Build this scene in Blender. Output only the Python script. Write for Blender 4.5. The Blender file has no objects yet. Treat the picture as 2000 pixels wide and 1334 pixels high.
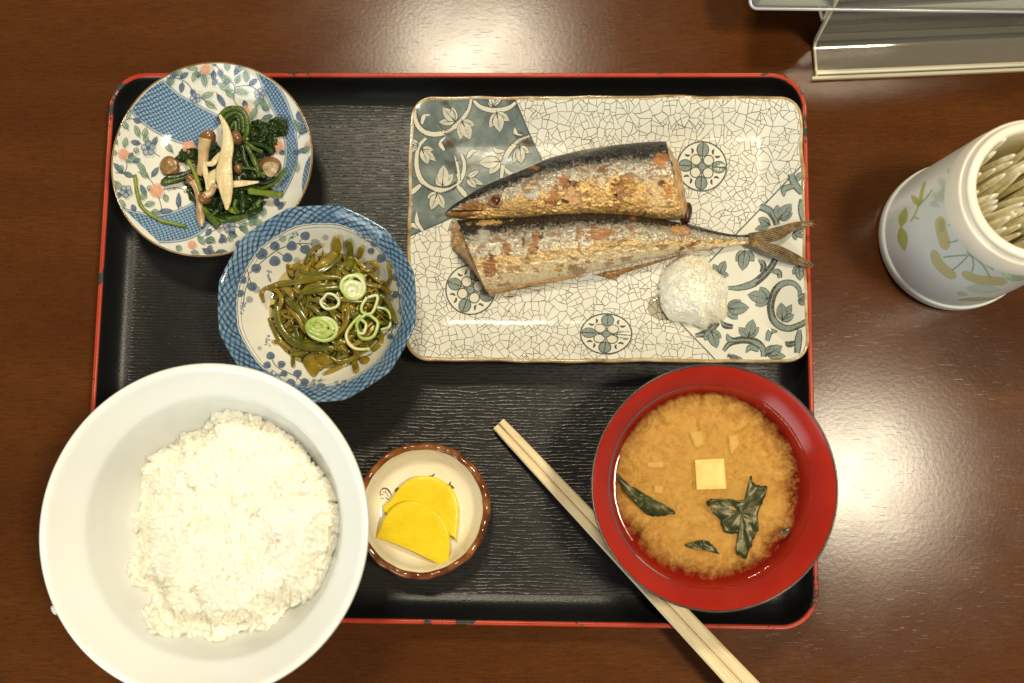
import bpy, bmesh, math, random
import numpy as np
from mathutils import Vector, Matrix, noise

random.seed(7)
rng = np.random.default_rng(7)
sc = bpy.context.scene
COL = sc.collection

# ------------------------------------------------------------------ camera
H = 0.57                      # camera height over the table (m)
FPX = 1944.0                  # 35 mm lens on a 36 mm frame, for a 2000 px wide photograph
_d = Vector(((1056 - 1000) / FPX, (667 - 900) / FPX, -1.0)).normalized()   # straight down, in camera axes
_Z = -_d
_Y = (Vector((0, 1, 0)) - _Z * _Z.y).normalized()
_X = _Y.cross(_Z)
CAMM = Matrix((_X, _Y, _Z))
cam = bpy.data.cameras.new('camera')
camo = bpy.data.objects.new('camera', cam)
COL.objects.link(camo)
camo.matrix_world = Matrix.Translation((0, 0, H)) @ CAMM.to_4x4()
cam.sensor_width = 36.0
cam.lens = 35.0
cam.clip_start = 0.01
cam.clip_end = 50
cam.dof.use_dof = True
cam.dof.focus_distance = 0.545
cam.dof.aperture_fstop = 6.3
sc.camera = camo


def ray(px, py):
    return CAMM @ Vector(((px - 1000) / FPX, (667 - py) / FPX, -1.0))


def P(px, py, z=0.0):
    d = ray(px, py)
    return Vector((0, 0, H)) + d * ((z - H) / d.z)


# ------------------------------------------------------------------ light
world = bpy.data.worlds.new('World')
sc.world = world
world.use_nodes = True
_bg = world.node_tree.nodes['Background']
_bg.inputs[0].default_value = (0.95, 0.95, 0.88, 1)
_bg.inputs[1].default_value = 0.15


def ceiling_lamp(name, px, py, zl, sx, sy, watt, col, rot=0.0):
    """a ceiling lamp standing where its mirror image on the table is seen at (px, py)"""
    p = P(px, py, 0)
    loc = Vector((p.x, p.y, 0)) * (1 + zl / H)
    loc.z = zl
    l = bpy.data.lights.new(name, 'AREA')
    l.shape = 'RECTANGLE'
    l.size = sx
    l.size_y = sy
    l.energy = watt
    l.color = col
    o = bpy.data.objects.new(name, l)
    o.location = loc
    o.rotation_euler = (0, 0, rot)
    COL.objects.link(o)
    return o


ceiling_lamp('ceiling_lamp', 1668, 925, 1.7, 0.24, 0.24, 25.5, (1.0, 0.885, 0.65))
ceiling_lamp('ceiling_lamp', 925, 112, 1.7, 0.30, 0.22, 22.5, (1.0, 0.885, 0.65))

# cool area light added at the viewer's left to fill the jar's dark side
wl = bpy.data.lights.new('fill_light', 'AREA')
wl.shape = 'RECTANGLE'
wl.size = 1.6
wl.size_y = 1.1
wl.energy = 25
wl.color = (0.93, 1.0, 0.99)
wo = bpy.data.objects.new('fill_light', wl)
wo.location = (-1.5, -1.6, 0.95)
wo.rotation_euler = (Vector((0, 0.05, 0)) - Vector(wo.location)).to_track_quat('-Z', 'Y').to_euler()
COL.objects.link(wo)

sc.view_settings.view_transform = 'Standard'
sc.view_settings.look = 'None'
sc.view_settings.exposure = 0.10
sc.view_settings.gamma = 1.0
sc.view_settings.use_curve_mapping = False
sc.render.engine = 'CYCLES'
sc.cycles.use_denoising = True
sc.cycles.max_bounces = 14
sc.cycles.diffuse_bounces = 10
sc.cycles.transmission_bounces = 10
sc.cycles.glossy_bounces = 4
sc.cycles.transparent_max_bounces = 40
sc.cycles.caustics_reflective = False
sc.cycles.caustics_refractive = False
sc.cycles.sample_clamp_indirect = 4


# ------------------------------------------------------------------ object helpers
def tag(o, label=None, cat=None, group=None, kind=None):
    if label: o['label'] = label
    if cat: o['category'] = cat
    if group: o['group'] = group
    if kind: o['kind'] = kind
    return o


def thing(name, loc, label, cat, group=None):
    o = bpy.data.objects.new(name, None)
    o.empty_display_size = 0.01
    o.location = loc
    COL.objects.link(o)
    return tag(o, label, cat, group)


def base_of(parent):
    loc = Vector((0, 0, 0))
    while parent is not None:
        loc = loc + parent.location
        parent = parent.parent
    return loc


def obj(name, vf, mat, parent=None, loc=None, smooth=True, cols=None, uvs=None):
    """link ONE mesh; vf = (verts, faces) in world coordinates"""
    verts, faces = vf[0], vf[1]
    if parent is not None:
        off = base_of(parent)
    else:
        off = Vector(loc) if loc is not None else Vector((0, 0, 0))
    V = np.asarray([tuple(v) for v in verts], dtype=np.float64) - np.array(off)[None, :]
    me = bpy.data.meshes.new(name)
    me.from_pydata(V.tolist(), [], [tuple(f) for f in faces])
    if smooth:
        me.polygons.foreach_set('use_smooth', [True] * len(me.polygons))
    if cols is not None:
        at = me.color_attributes.new('Col', 'FLOAT_COLOR', 'POINT')
        at.data.foreach_set('color', np.asarray(cols, dtype=np.float32).ravel())
    if uvs is not None:
        uvl = me.uv_layers.new(name='UVMap')
        li = np.zeros(len(me.loops), dtype=np.int32)
        me.loops.foreach_get('vertex_index', li)
        uvl.data.foreach_set('uv', np.asarray(uvs, dtype=np.float32)[li].ravel())
    me.materials.append(mat)
    me.update()
    o = bpy.data.objects.new(name, me)
    COL.objects.link(o)
    if parent is not None:
        o.parent = parent
    else:
        o.location = off
    return o


def merge(parts):
    V, F = [], []
    for v, f in parts:
        b = len(V)
        V.extend(v)
        F.extend([tuple(i + b for i in q) for q in f])
    return V, F


def catmull(pts, n):
    """n+1 samples of a smooth curve through pts (lists of any dimension)"""
    A = np.asarray(pts, dtype=float)
    if len(A) == 2:
        t = np.linspace(0, 1, n + 1)[:, None]
        return A[0] * (1 - t) + A[1] * t
    L = np.r_[0, np.cumsum(np.sqrt(((A[1:, :2] - A[:-1, :2]) ** 2).sum(1)) + 1e-9)]
    L /= L[-1]
    B = np.vstack([2 * A[0] - A[1], A, 2 * A[-1] - A[-2]])
    out = []
    for t in np.linspace(0, 1, n + 1):
        i = min(max(int(np.searchsorted(L, t, side='right')) - 1, 0), len(A) - 2)
        u = (t - L[i]) / (L[i + 1] - L[i])
        p0, p1, p2, p3 = B[i], B[i + 1], B[i + 2], B[i + 3]
        out.append(0.5 * (2 * p1 + (p2 - p0) * u + (2 * p0 - 5 * p1 + 4 * p2 - p3) * u * u + (3 * p1 - p0 - 3 * p2 + p3) * u ** 3))
    return np.array(out)


def closed_curve(pts, n):
    A = [list(p) for p in pts]
    m = len(A)
    out = []
    per = max(1, n // m)
    for i in range(m):
        p0, p1, p2, p3 = (np.array(A[(i + k) % m], float) for k in (-1, 0, 1, 2))
        for j in range(per):
            u = j / per
            out.append(0.5 * (2 * p1 + (p2 - p0) * u + (2 * p0 - 5 * p1 + 4 * p2 - p3) * u * u + (3 * p1 - p0 - 3 * p2 + p3) * u ** 3))
    return np.array(out)


def grid_faces(nu, nv, wrap=False, b=0):
    """rows nu, columns nv"""
    F = []
    for i in range(nu - 1):
        for j in range(nv if wrap else nv - 1):
            k = (j + 1) % nv
            F.append((b + i * nv + j, b + i * nv + k, b + (i + 1) * nv + k, b + (i + 1) * nv + j))
    return F


def lathe(prof, n, c, rf=None, zf=None):
    """profile [(r, z)] turned about the vertical through c; rf(theta, r) scales the radius, zf(theta, r) lifts"""
    V, F, ring = [], [], []
    for r, z in prof:
        if r < 1e-7:
            ring.append([len(V)])
            V.append((c[0], c[1], z + (zf(0, 0) if zf else 0)))
            continue
        idx = []
        for k in range(n):
            th = 2 * math.pi * k / n
            rr = r * (rf(th, r) if rf else 1)
            idx.append(len(V))
            V.append((c[0] + rr * math.cos(th), c[1] + rr * math.sin(th), z + (zf(th, r) if zf else 0)))
        ring.append(idx)
    for a, b in zip(ring[:-1], ring[1:]):
        if len(a) == 1 and len(b) == 1:
            continue
        for k in range(n):
            m = (k + 1) % n
            if len(a) == 1:
                F.append((a[0], b[m], b[k]))
            elif len(b) == 1:
                F.append((a[k], a[m], b[0]))
            else:
                F.append((a[k], a[m], b[m], b[k]))
    return V, F


def tube(pts, rad, seg=10, flat=1.0, twist=0.0, caps=True, side=None):
    """sweep an ellipse (half-width rad, half-height rad*flat) along pts"""
    pts = [Vector(p) for p in pts]
    n = len(pts)
    if not hasattr(rad, '__len__'):
        rad = [rad] * n
    V, F = [], []
    up = Vector((0, 0, 1))
    for i in range(n):
        t = (pts[min(i + 1, n - 1)] - pts[max(i - 1, 0)])
        if t.length < 1e-9: t = Vector((1, 0, 0))
        t.normalize()
        s = t.cross(up)
        if s.length < 0.05: s = side or Vector((1, 0, 0))
        s.normalize()
        u = s.cross(t)
        a = twist * i / max(n - 1, 1)
        s, u = s * math.cos(a) + u * math.sin(a), u * math.cos(a) - s * math.sin(a)
        for k in range(seg):
            th = 2 * math.pi * k / seg
            V.append(pts[i] + s * (rad[i] * math.cos(th)) + u * (rad[i] * flat * math.sin(th)))
    F = grid_faces(n, seg, True)
    if caps:
        V.append(pts[0]); V.append(pts[-1])
        for k in range(seg):
            F.append((k, (k + 1) % seg, n * seg)[::-1])
            F.append(((n - 1) * seg + k, (n - 1) * seg + (k + 1) % seg, n * seg + 1))
    return V, F


def smooth01(x):
    x = min(max(x, 0.0), 1.0)
    return x * x * (3 - 2 * x)


def fbm(x, y, z=0.0, o=4):
    return noise.fractal(Vector((x, y, z)), 1.0, 2.0, o)


def lerp(a, b, t):
    return a + (b - a) * t


def srgb(r, g, b):
    f = lambda c: c / 12.92 if c <= 0.04045 else ((c + 0.055) / 1.055) ** 2.4
    return (f(r / 255), f(g / 255), f(b / 255))


# ------------------------------------------------------------------ material helpers
class G:
    def __init__(s, name):
        s.m = bpy.data.materials.new(name)
        s.m.use_nodes = True
        s.nt = s.m.node_tree
        s.nt.nodes.clear()
        s.o = s.nt.nodes.new('ShaderNodeOutputMaterial')

    def n(s, typ, props=None, **inp):
        nd = s.nt.nodes.new(typ)
        for k, v in (props or {}).items():
            setattr(nd, k, v)
        for k, v in inp.items():
            key = int(k[1:]) if k[0] == '_' else k.replace('__', ' ')
            s.set(nd.inputs[key], v)
        return nd

    def set(s, sock, v):
        if isinstance(v, bpy.types.NodeSocket):
            s.nt.links.new(v, sock)
        elif isinstance(v, (tuple, list)):
            if len(v) == 3 and len(sock.default_value) == 4: v = (*v, 1)
            sock.default_value = v
        else:
            sock.default_value = v

    def math(s, op, a, b=0.0, c=0.0, clamp=False):
        return s.n('ShaderNodeMath', {'operation': op, 'use_clamp': clamp}, _0=a, _1=b, _2=c).outputs[0]

    def vmath(s, op, a, b=(0, 0, 0)):
        return s.n('ShaderNodeVectorMath', {'operation': op}, _0=a, _1=b).outputs[0]

    def mix(s, f, a, b, blend='MIX'):
        return s.n('ShaderNodeMix', {'data_type': 'RGBA', 'blend_type': blend}, _0=f, _6=a, _7=b).outputs[2]

    def ramp(s, f, stops, interp='LINEAR'):
        nd = s.n('ShaderNodeValToRGB', None, _0=f)
        cr = nd.color_ramp
        cr.interpolation = interp
        while len(cr.elements) < len(stops): cr.elements.new(0.5)
        for e, (p, c) in zip(cr.elements, stops):
            e.position = p
            e.color = (c, c, c, 1) if not hasattr(c, '__len__') else (*c[:3], 1)
        return nd.outputs[0]

    def mapr(s, v, a, b, c=0.0, d=1.0):
        return s.n('ShaderNodeMapRange', {'clamp': True}, _0=v, _1=a, _2=b, _3=c, _4=d).outputs[0]

    def coord(s, k='Object'):
        return s.n('ShaderNodeTexCoord').outputs[k]

    def mapping(s, v, scale=(1, 1, 1), rot=(0, 0, 0), loc=(0, 0, 0)):
        return s.n('ShaderNodeMapping', None, Vector=v, Scale=scale, Rotation=rot, Location=loc).outputs[0]

    def noise(s, v, scale, detail=3.0, rough=0.5, dist=0.0, out=0):
        return s.n('ShaderNodeTexNoise', None, Vector=v, Scale=scale, Detail=detail, Roughness=rough, Distortion=dist).outputs[out]

    def vor(s, v, scale, feature='F1', out=0, rnd=1.0, dim='3D'):
        return s.n('ShaderNodeTexVoronoi', {'feature': feature, 'voronoi_dimensions': dim}, Vector=v, Scale=scale, Randomness=rnd).outputs[out]

    def sep(s, v):
        return s.n('ShaderNodeSeparateXYZ', None, _0=v).outputs

    def comb(s, x, y, z=0.0):
        return s.n('ShaderNodeCombineXYZ', None, _0=x, _1=y, _2=z).outputs[0]

    def attr(s, name='Col'):
        return s.n('ShaderNodeAttribute', {'attribute_name': name}).outputs

    def bump(s, h, strength=0.3, dist=0.001, normal=None):
        nd = s.n('ShaderNodeBump', None, Strength=strength, Distance=dist, Height=h)
        if normal is not None: s.set(nd.inputs['Normal'], normal)
        return nd.outputs[0]

    def bsdf(s, color, rough=0.4, normal=None, spec=0.5, metal=0.0, sss=0.0, sss_r=(1, 0.6, 0.3), sss_s=0.002,
             coat=0.0, coat_r=0.05, trans=0.0, ior=1.45, burley=False):
        nd = s.n('ShaderNodeBsdfPrincipled')
        if burley: nd.subsurface_method = 'BURLEY'
        i = nd.inputs
        for k, v in (('Base Color', color), ('Roughness', rough), ('Specular IOR Level', spec), ('Metallic', metal),
                     ('Subsurface Weight', sss), ('Subsurface Radius', sss_r), ('Subsurface Scale', sss_s),
                     ('Coat Weight', coat), ('Coat Roughness', coat_r), ('Transmission Weight', trans), ('IOR', ior)):
            s.set(i[k], v)
        if normal is not None: s.set(i['Normal'], normal)
        return nd.outputs[0]

    def done(s, sh):
        s.nt.links.new(sh, s.o.inputs[0])
        return s.m


def plain(name, color, rough=0.4, var=0.12, scale=120.0, bump=0.0, bscale=600.0, **kw):
    """a plain coloured surface with a little unevenness in colour and relief"""
    g = G(name)
    c = g.coord()
    nz = g.noise(c, scale, 4.0)
    dark = tuple(v * (1 - var) for v in color)
    lite = tuple(min(1, v * (1 + var)) for v in color)
    colr = g.ramp(nz, [(0.3, dark), (0.7, lite)])
    nm = g.bump(g.noise(c, bscale, 3.0), bump, 0.0004) if bump else None
    return g.done(g.bsdf(colr, rough, nm, **kw))


def print_mat(name, rough=0.09, wash=0.35):
    """under-glaze paint: colour and cover come from the painted pieces, with a brushy unevenness"""
    g = G(name)
    a = g.attr('Col')
    c = g.coord()
    w = g.noise(c, 900.0, 3.0)
    col = g.mix(g.mapr(w, 0.3, 0.75, 0.0, wash), a[0], g.mix(0.55, a[0], (0.8, 0.78, 0.68)))
    b = g.bsdf(col, rough)
    t = g.n('ShaderNodeBsdfTransparent').outputs[0]
    al = g.math('MULTIPLY', a[3], g.mapr(g.noise(c, 1500.0, 2.0), 0.2, 0.6, 0.8, 1.0))
    return g.done(g.n('ShaderNodeMixShader', None, _0=al, _1=t, _2=b).outputs[0])


# ------------------------------------------------------------------ painted decoration on a surface
class Print:
    """paint laid on a glaze: every brush mark follows the surface under it"""

    def __init__(s, surf, z0, zoom=(0, 0, 1.0), base=0.00009, hit=None, clamp=None):
        s.clamp = clamp
        s.surf, s.z0 = surf, z0
        s.V, s.F, s.C = [], [], []
        s.k = 0
        s.base = base
        s.hit = hit
        s.zoom = zoom

    def px(s, p):
        return s.zoom[0] + p[0] * s.zoom[2], s.zoom[1] + p[1] * s.zoom[2]

    def at(s, x, y):
        off = s.base + s.k * 3.0e-6
        if s.hit:
            return s.hit(x, y, off)
        z = s.z0
        for _ in range(10):
            q = P(x, y, z)
            z = 0.5 * z + 0.5 * (s.surf(q.x, q.y) + off)
        for _ in range(4):
            q = P(x, y, z)
            z = s.surf(q.x, q.y) + off
        q = P(x, y, z)
        if s.clamp:
            cx_, cy_ = s.clamp(q.x, q.y)
            if (cx_, cy_) != (q.x, q.y):
                q = Vector((cx_, cy_, s.surf(cx_, cy_) + off))
        return q

    def _add(s, rows, nv, colf):
        b = len(s.V)
        for i, row in enumerate(rows):
            for j, p in enumerate(row):
                s.V.append(s.at(*p))
                s.C.append(colf(i, j))
        s.F.extend(grid_faces(len(rows), nv, False, b))
        s.k += 1

    def stroke(s, pts, w, col, alpha=1.0, taper=(1.0, 1.0), n=None, edge=1.0, rnd=0.0):
        """w: width in zoom units; taper: relative width at the two ends"""
        q = catmull([s.px(p) for p in pts], n or max(4, 5 * (len(pts) - 1)))
        w = w * s.zoom[2] / 2
        rows, m = [], len(q)
        for i in range(m):
            t = q[min(i + 1, m - 1)] - q[max(i - 1, 0)]
            t = t / (np.hypot(*t) + 1e-9)
            nn = np.array([-t[1], t[0]])
            f = i / (m - 1)
            ww = w * (lerp(taper[0], 1, min(1, f * 3)) * lerp(taper[1], 1, min(1, (1 - f) * 3)))
            if rnd:
                e = min(1.0, min(f, 1 - f) * rnd)
                ww *= math.sqrt(max(0.02, 1 - (1 - e) ** 2))
            rows.append([q[i] - nn * ww, q[i], q[i] + nn * ww])
        s._add(rows, 3, lambda i, j: (*col, alpha * (edge if j != 1 else 1)))

    def vine(s, pts, w, fill, line, lw, taper=(0.5, 0.5)):
        s.stroke(pts, w + 2 * lw, line, 1.0, taper)
        s.stroke(pts, w, fill, 1.0, (taper[0] * 0.85, taper[1] * 0.85))

    def leaf(s, base, tip, wid, fill, line, lw, alpha=0.8, vein=True, dark_mid=None):
        b, t = np.array(base, float), np.array(tip, float)
        d = t - b
        nn = np.array([-d[1], d[0]]) / (np.hypot(*d) + 1e-9)
        prof = [(0, 0.04), (0.12, 0.5), (0.3, 0.92), (0.5, 1.0), (0.7, 0.78), (0.86, 0.42), (1, 0.02)]
        rows = [[s.px(b + d * f - nn * wid / 2 * w), s.px(b + d * f), s.px(b + d * f + nn * wid / 2 * w)] for f, w in prof]
        dm = dark_mid or fill
        s._add(rows, 3, lambda i, j: ((*dm, alpha) if (i < 3 and j == 1) else (*fill, alpha * (0.95 if j != 1 else 0.75))))
        if lw:
            for sg in (-1, 1):
                s.stroke([b + d * f + nn * sg * wid / 2 * w for f, w in prof[::2]] , lw, line, 0.9, (0.7, 0.4))
            if vein:
                s.stroke([b - d * 0.12, b + d * 0.5, b + d * 0.9], lw * 0.8, line, 0.85, (1, 0.3))

    def blob(s, outline, col, alpha=1.0, calpha=None):
        q = [s.px(p) for p in outline]
        c = np.mean(np.array(q), 0)
        n = len(q)
        rows = []
        size = max(np.hypot(*(np.array(p) - c)) for p in q)
        nr = int(min(14, max(3, size / 5)))
        for k in range(nr):
            f = lerp(0.02, 1.0, k / (nr - 1))
            rows.append([c + (np.array(p) - c) * f for p in q + [q[0]]])
        ca = alpha if calpha is None else calpha
        s._add(rows, n + 1, lambda i, j: (*col, lerp(ca, alpha, smooth01((i / (nr - 1) - 0.4) / 0.6))))

    def disc(s, c, rx, ry, col, alpha=1.0, edge=None, n=18, rot=0.0, wob=0.0):
        o = []
        for k in range(n):
            a = 2 * math.pi * k / n
            r = 1 + wob * math.sin(3 * a + c[0])
            x, y = rx * math.cos(a) * r, ry * math.sin(a) * r
            o.append((c[0] + x * math.cos(rot) - y * math.sin(rot), c[1] + x * math.sin(rot) + y * math.cos(rot)))
        s.blob(o, col, alpha if edge is None else edge, alpha)

    def ring(s, c, rx, ry, w, col, alpha=1.0, n=28, rot=0.0):
        o = []
        for k in range(n + 1):
            a = 2 * math.pi * k / n
            x, y = rx * math.cos(a), ry * math.sin(a)
            o.append((c[0] + x * math.cos(rot) - y * math.sin(rot), c[1] + x * math.sin(rot) + y * math.cos(rot)))
        s.stroke(o, w, col, alpha, n=n * 2)

    def strip(s, A, B, n, m, col, alpha=1.0):
        a = catmull([s.px(p) for p in A], n)
        b = catmull([s.px(p) for p in B], n)
        rows = [[a[i] * (1 - j / m) + b[i] * j / m for j in range(m + 1)] for i in range(n + 1)]
        s._add(rows, m + 1, lambda i, j: (*col, alpha))

    def build(s, name, mat, parent):
        return obj(name, (s.V, s.F), mat, parent, cols=s.C)


# ------------------------------------------------------------------ table
def table_material():
    g = G('table_veneer')
    c = g.coord()
    st = g.mapping(c, (6.0, 60.0, 1.0))
    big = g.noise(g.mapping(c, (2.0, 9.0, 1.0)), 2.2, 4.0, 0.6, 0.4)
    fine = g.noise(st, 14.0, 5.0, 0.65, 0.2)
    pores = g.noise(g.mapping(c, (60.0, 520.0, 1.0)), 3.0, 2.0, 0.5)
    col = g.ramp(big, [(0.25, (0.058, 0.0158, 0.0026)), (0.5, (0.083, 0.0252, 0.0042)), (0.75, (0.112, 0.0370, 0.0064))])
    col = g.mix(g.mapr(fine, 0.38, 0.66, 0.0, 0.55), col, (0.036, 0.0105, 0.0030))
    col = g.mix(g.mapr(pores, 0.56, 0.70, 0.0, 0.5), col, (0.020, 0.007, 0.003))
    col = g.mix(g.mapr(g.noise(c, 900.0, 2.0), 0.45, 0.7, 0.0, 0.25), col, (0.13, 0.045, 0.012))
    h = g.math('ADD', g.math('MULTIPLY', g.noise(c, 420.0, 2.0, 0.5), 0.55), g.math('MULTIPLY', pores, 0.12))
    scr = g.mapr(g.noise(g.mapping(c, (40.0, 900.0, 1.0), (0, 0, 0.12)), 2.0, 1.0), 0.70, 0.74, 0.0, 0.7)
    h = g.math('SUBTRACT', h, scr)
    nm = g.bump(h, 0.07, 0.0006)
    rough = g.mapr(g.noise(c, 30.0, 3.0), 0.3, 0.7, 0.165, 0.205)
    return g.done(g.bsdf(col, rough, nm, spec=0.24))


tbl = obj('table_top', ([(-0.8, -0.6, 0), (0.8, -0.6, 0), (0.8, 0.8, 0), (-0.8, 0.8, 0)], [(0, 1, 2, 3)]), table_material(), smooth=False)
tag(tbl, 'dark reddish brown wood veneer table with a satin varnish', 'table', kind='structure')


# ------------------------------------------------------------------ rounded rectangles
def rrect(W, D, r, inset, nc=10, nl=24, ns=18):
    w, d = W / 2 - inset, D / 2 - inset
    rr = max(r - inset, 0.0006)
    pts = []
    cs = [(w - rr, d - rr, 0), (-(w - rr), d - rr, 90), (-(w - rr), -(d - rr), 180), (w - rr, -(d - rr), 270)]
    for k, (cx, cy, a0) in enumerate(cs):
        for i in range(nc + 1):
            a = math.radians(a0 + 90 * i / nc)
            pts.append((cx + rr * math.cos(a), cy + rr * math.sin(a)))
        nx, ny, b0 = cs[(k + 1) % 4]
        e = (nx + rr * math.cos(math.radians(b0)), ny + rr * math.sin(math.radians(b0)))
        s = pts[-1]
        m = nl if k % 2 == 0 else ns
        for i in range(1, m):
            pts.append((lerp(s[0], e[0], i / m), lerp(s[1], e[1], i / m)))
    return pts


class Frame:
    def __init__(s, c, rot):
        s.c, s.co, s.si = c, math.cos(rot), math.sin(rot)

    def w(s, x, y):
        return s.c[0] + x * s.co - y * s.si, s.c[1] + x * s.si + y * s.co

    def l(s, X, Y):
        x, y = X - s.c[0], Y - s.c[1]
        return x * s.co + y * s.si, -x * s.si + y * s.co


def rings_mesh(rings, cap=False):
    """rings: lists of 3D points of equal length"""
    n = len(rings[0])
    V = [p for r in rings for p in r]
    F = grid_faces(len(rings), n, True)
    if cap:
        V.append(tuple(np.mean(np.array(rings[-1]), 0)))
        b = (len(rings) - 1) * n
        for k in range(n):
            F.append((b + k, b + (k + 1) % n, len(V) - 1))
    return V, F


# ------------------------------------------------------------------ tray
TW, TD, TR = 0.4026, 0.311, 0.021
TFR = Frame((-0.0507, 0.0671), math.radians(-0.45))
TF = 0.0052          # top of the tray floor


def tray_rings(prof, wob=0.0):
    out = []
    for inset, z in prof:
        out.append([(*TFR.w(x, y), z) for x, y in rrect(TW, TD, TR, inset, 12, 40, 32)])
    return out


def tray_black():
    g = G('black_lacquer_grain')
    c = g.coord()
    x, y, z = g.sep(c)
    # embossed wood-grain ridges running along the tray
    d1 = g.noise(g.mapping(c, (7.0, 22.0, 1.0)), 3.0, 3.0, 0.55)
    d2 = g.noise(g.mapping(c, (60.0, 60.0, 1.0)), 6.0, 2.0, 0.5)
    ph = g.math('ADD', g.math('MULTIPLY', y, 3300.0), g.math('ADD', g.math('MULTIPLY', d1, 20.0), g.math('MULTIPLY', d2, 3.0)))
    s = g.math('SINE', ph)
    ridge = g.mapr(s, 0.05, 0.95)
    brk = g.mapr(g.noise(g.mapping(c, (45.0, 160.0, 1.0)), 3.0, 2.0), 0.40, 0.55, 0.25, 1.0)
    h = g.math('MULTIPLY', ridge, brk)
    h = g.math('ADD', h, g.math('MULTIPLY', g.noise(c, 1800.0, 2.0), 0.12))
    nm = g.bump(h, 0.38, 0.00030)
    col = g.mix(g.mapr(g.noise(c, 25.0, 3.0), 0.35, 0.7), (0.0085, 0.0080, 0.0070), (0.014, 0.0125, 0.010))
    dust = g.mapr(g.vor(c, 260.0), 0.0, 0.055, 1.0, 0.0)
    dust = g.math('MULTIPLY', dust, g.mapr(g.noise(c, 40.0, 2.0), 0.5, 0.7, 0.0, 0.35))
    col = g.mix(dust, col, (0.25, 0.23, 0.19))
    rough = g.mapr(h, 0.0, 1.0, 0.34, 0.26)
    return g.done(g.bsdf(col, rough, nm, spec=0.42))


def tray_wall():
    g = G('black_lacquer')
    c = g.coord()
    nm = g.bump(g.noise(g.mapping(c, (1, 3, 1)), 700.0, 3.0), 0.30, 0.0004)
    return g.done(g.bsdf((0.0075, 0.0078, 0.0078), 0.30, nm, spec=0.4))


def tray_red():
    g = G('red_lacquer_worn')
    c = g.coord()
    col = g.mix(g.mapr(g.noise(c, 60.0, 3.0), 0.3, 0.7), (0.34, 0.026, 0.009), (0.43, 0.048, 0.017))
    x, y, z = g.sep(c)
    # the lacquer is knocked off, more so at the corners
    lr = g.math('ABSOLUTE', x)
    lu = g.math('ABSOLUTE', y)
    corner = g.math('MULTIPLY', g.mapr(lr, 0.165, 0.195), g.mapr(lu, 0.115, 0.150))
    wn = g.noise(g.mapping(c, (1, 1, 2.5)), 75.0, 5.0, 0.62)
    wn = g.math('ADD', wn, g.math('MULTIPLY', corner, 0.16))
    top = g.mapr(z, 0.0150, 0.0168)
    worn = g.math('MULTIPLY', g.mapr(wn, 0.615, 0.63), top)
    chips = g.mapr(g.noise(c, 900.0, 2.0, 0.6), 0.70, 0.72)
    worn = g.math('MAXIMUM', worn, g.math('MULTIPLY', chips, 0.8))
    col = g.mix(worn, col, (0.022, 0.022, 0.018))
    nm = g.bump(g.math('MULTIPLY', worn, -1.0), 0.35, 0.0004)
    return g.done(g.bsdf(col, g.mapr(worn, 0, 1, 0.26, 0.5), nm, spec=0.5))


tray = thing('serving_tray', (-0.0507, 0.0671, 0.0), 'black wood-grained serving tray with a worn red rim under all the dishes', 'tray')
floor_prof = [(0.0150, TF + 0.0004), (0.0172, TF)]
fr = tray_rings(floor_prof + [(0.03, TF), (0.06, TF), (0.10, TF), (0.14, TF)])
obj('tray_floor', rings_mesh(fr, True), tray_black(), tray)
wall_prof = [(0.0029, 0.0187), (0.0034, 0.0182), (0.0042, 0.0165), (0.0055, 0.0135), (0.0075, 0.0100), (0.0098, 0.0077), (0.0125, 0.0062), (0.0150, TF + 0.0004)]
obj('inner_wall', rings_mesh(tray_rings(wall_prof)), tray_wall(), tray)
rim_prof = [(0.0045, 0.0004), (0.0022, 0.0012), (0.0012, 0.004), (0.0006, 0.010), (0.0001, 0.0165), (0.0002, 0.0184), (0.0007, 0.0193), (0.0012, 0.0195), (0.0014, 0.0192), (0.0016, 0.0195), (0.0023, 0.0194), (0.0029, 0.0187)]
obj('rim', rings_mesh(tray_rings(rim_prof)), tray_red(), tray)
obj('underside', rings_mesh(tray_rings([(0.0045, 0.0004), (0.02, 0.0006), (0.14, 0.0008)]), True), tray_wall(), tray)

# ------------------------------------------------------------------ the long fish plate
ZR = 0.0285         # rim height of the plate
pc = [P(803, 189, ZR), P(1563, 187, ZR), P(1581, 706, ZR), P(794, 703, ZR)]
PC = sum((Vector(p) for p in pc), Vector()) / 4
PW = ((pc[1] - pc[0]).length + (pc[2] - pc[3]).length) / 2
PD = ((pc[0] - pc[3]).length + (pc[1] - pc[2]).length) / 2
_u = (pc[1] - pc[0]) + (pc[2] - pc[3])
PFR = Frame((PC.x, PC.y), math.atan2(_u.y, _u.x))
PRAD = 0.0125
ZW = 0.0170         # the well


def rr_inside(x, y, W, D, r):
    qx, qy = abs(x) - (W / 2 - r), abs(y) - (D / 2 - r)
    return r - (math.hypot(max(qx, 0), max(qy, 0)) + min(max(qx, qy), 0))


def plate_local_z(x, y):
    d = rr_inside(x, y, PW, PD, PRAD)
    f = 1 - min(max(d / 0.025, 0), 1)
    lift = smooth01(f * 0.82) / smooth01(0.82)
    wave = 0.0008 * fbm(x * 32, y * 32, 2.2, 3) * (0.4 + f) + 0.0007 * math.sin(x * 52 + 1.0) * f + 0.0006 * math.sin(y * 60) * f
    return ZW + (ZR - ZW) * lift + wave


def plate_z(X, Y):
    return plate_local_z(*PFR.l(X, Y))


def edge_wob(x, y):
    return 0.0010 * fbm(x * 38, y * 38, 3.1, 2)


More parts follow.
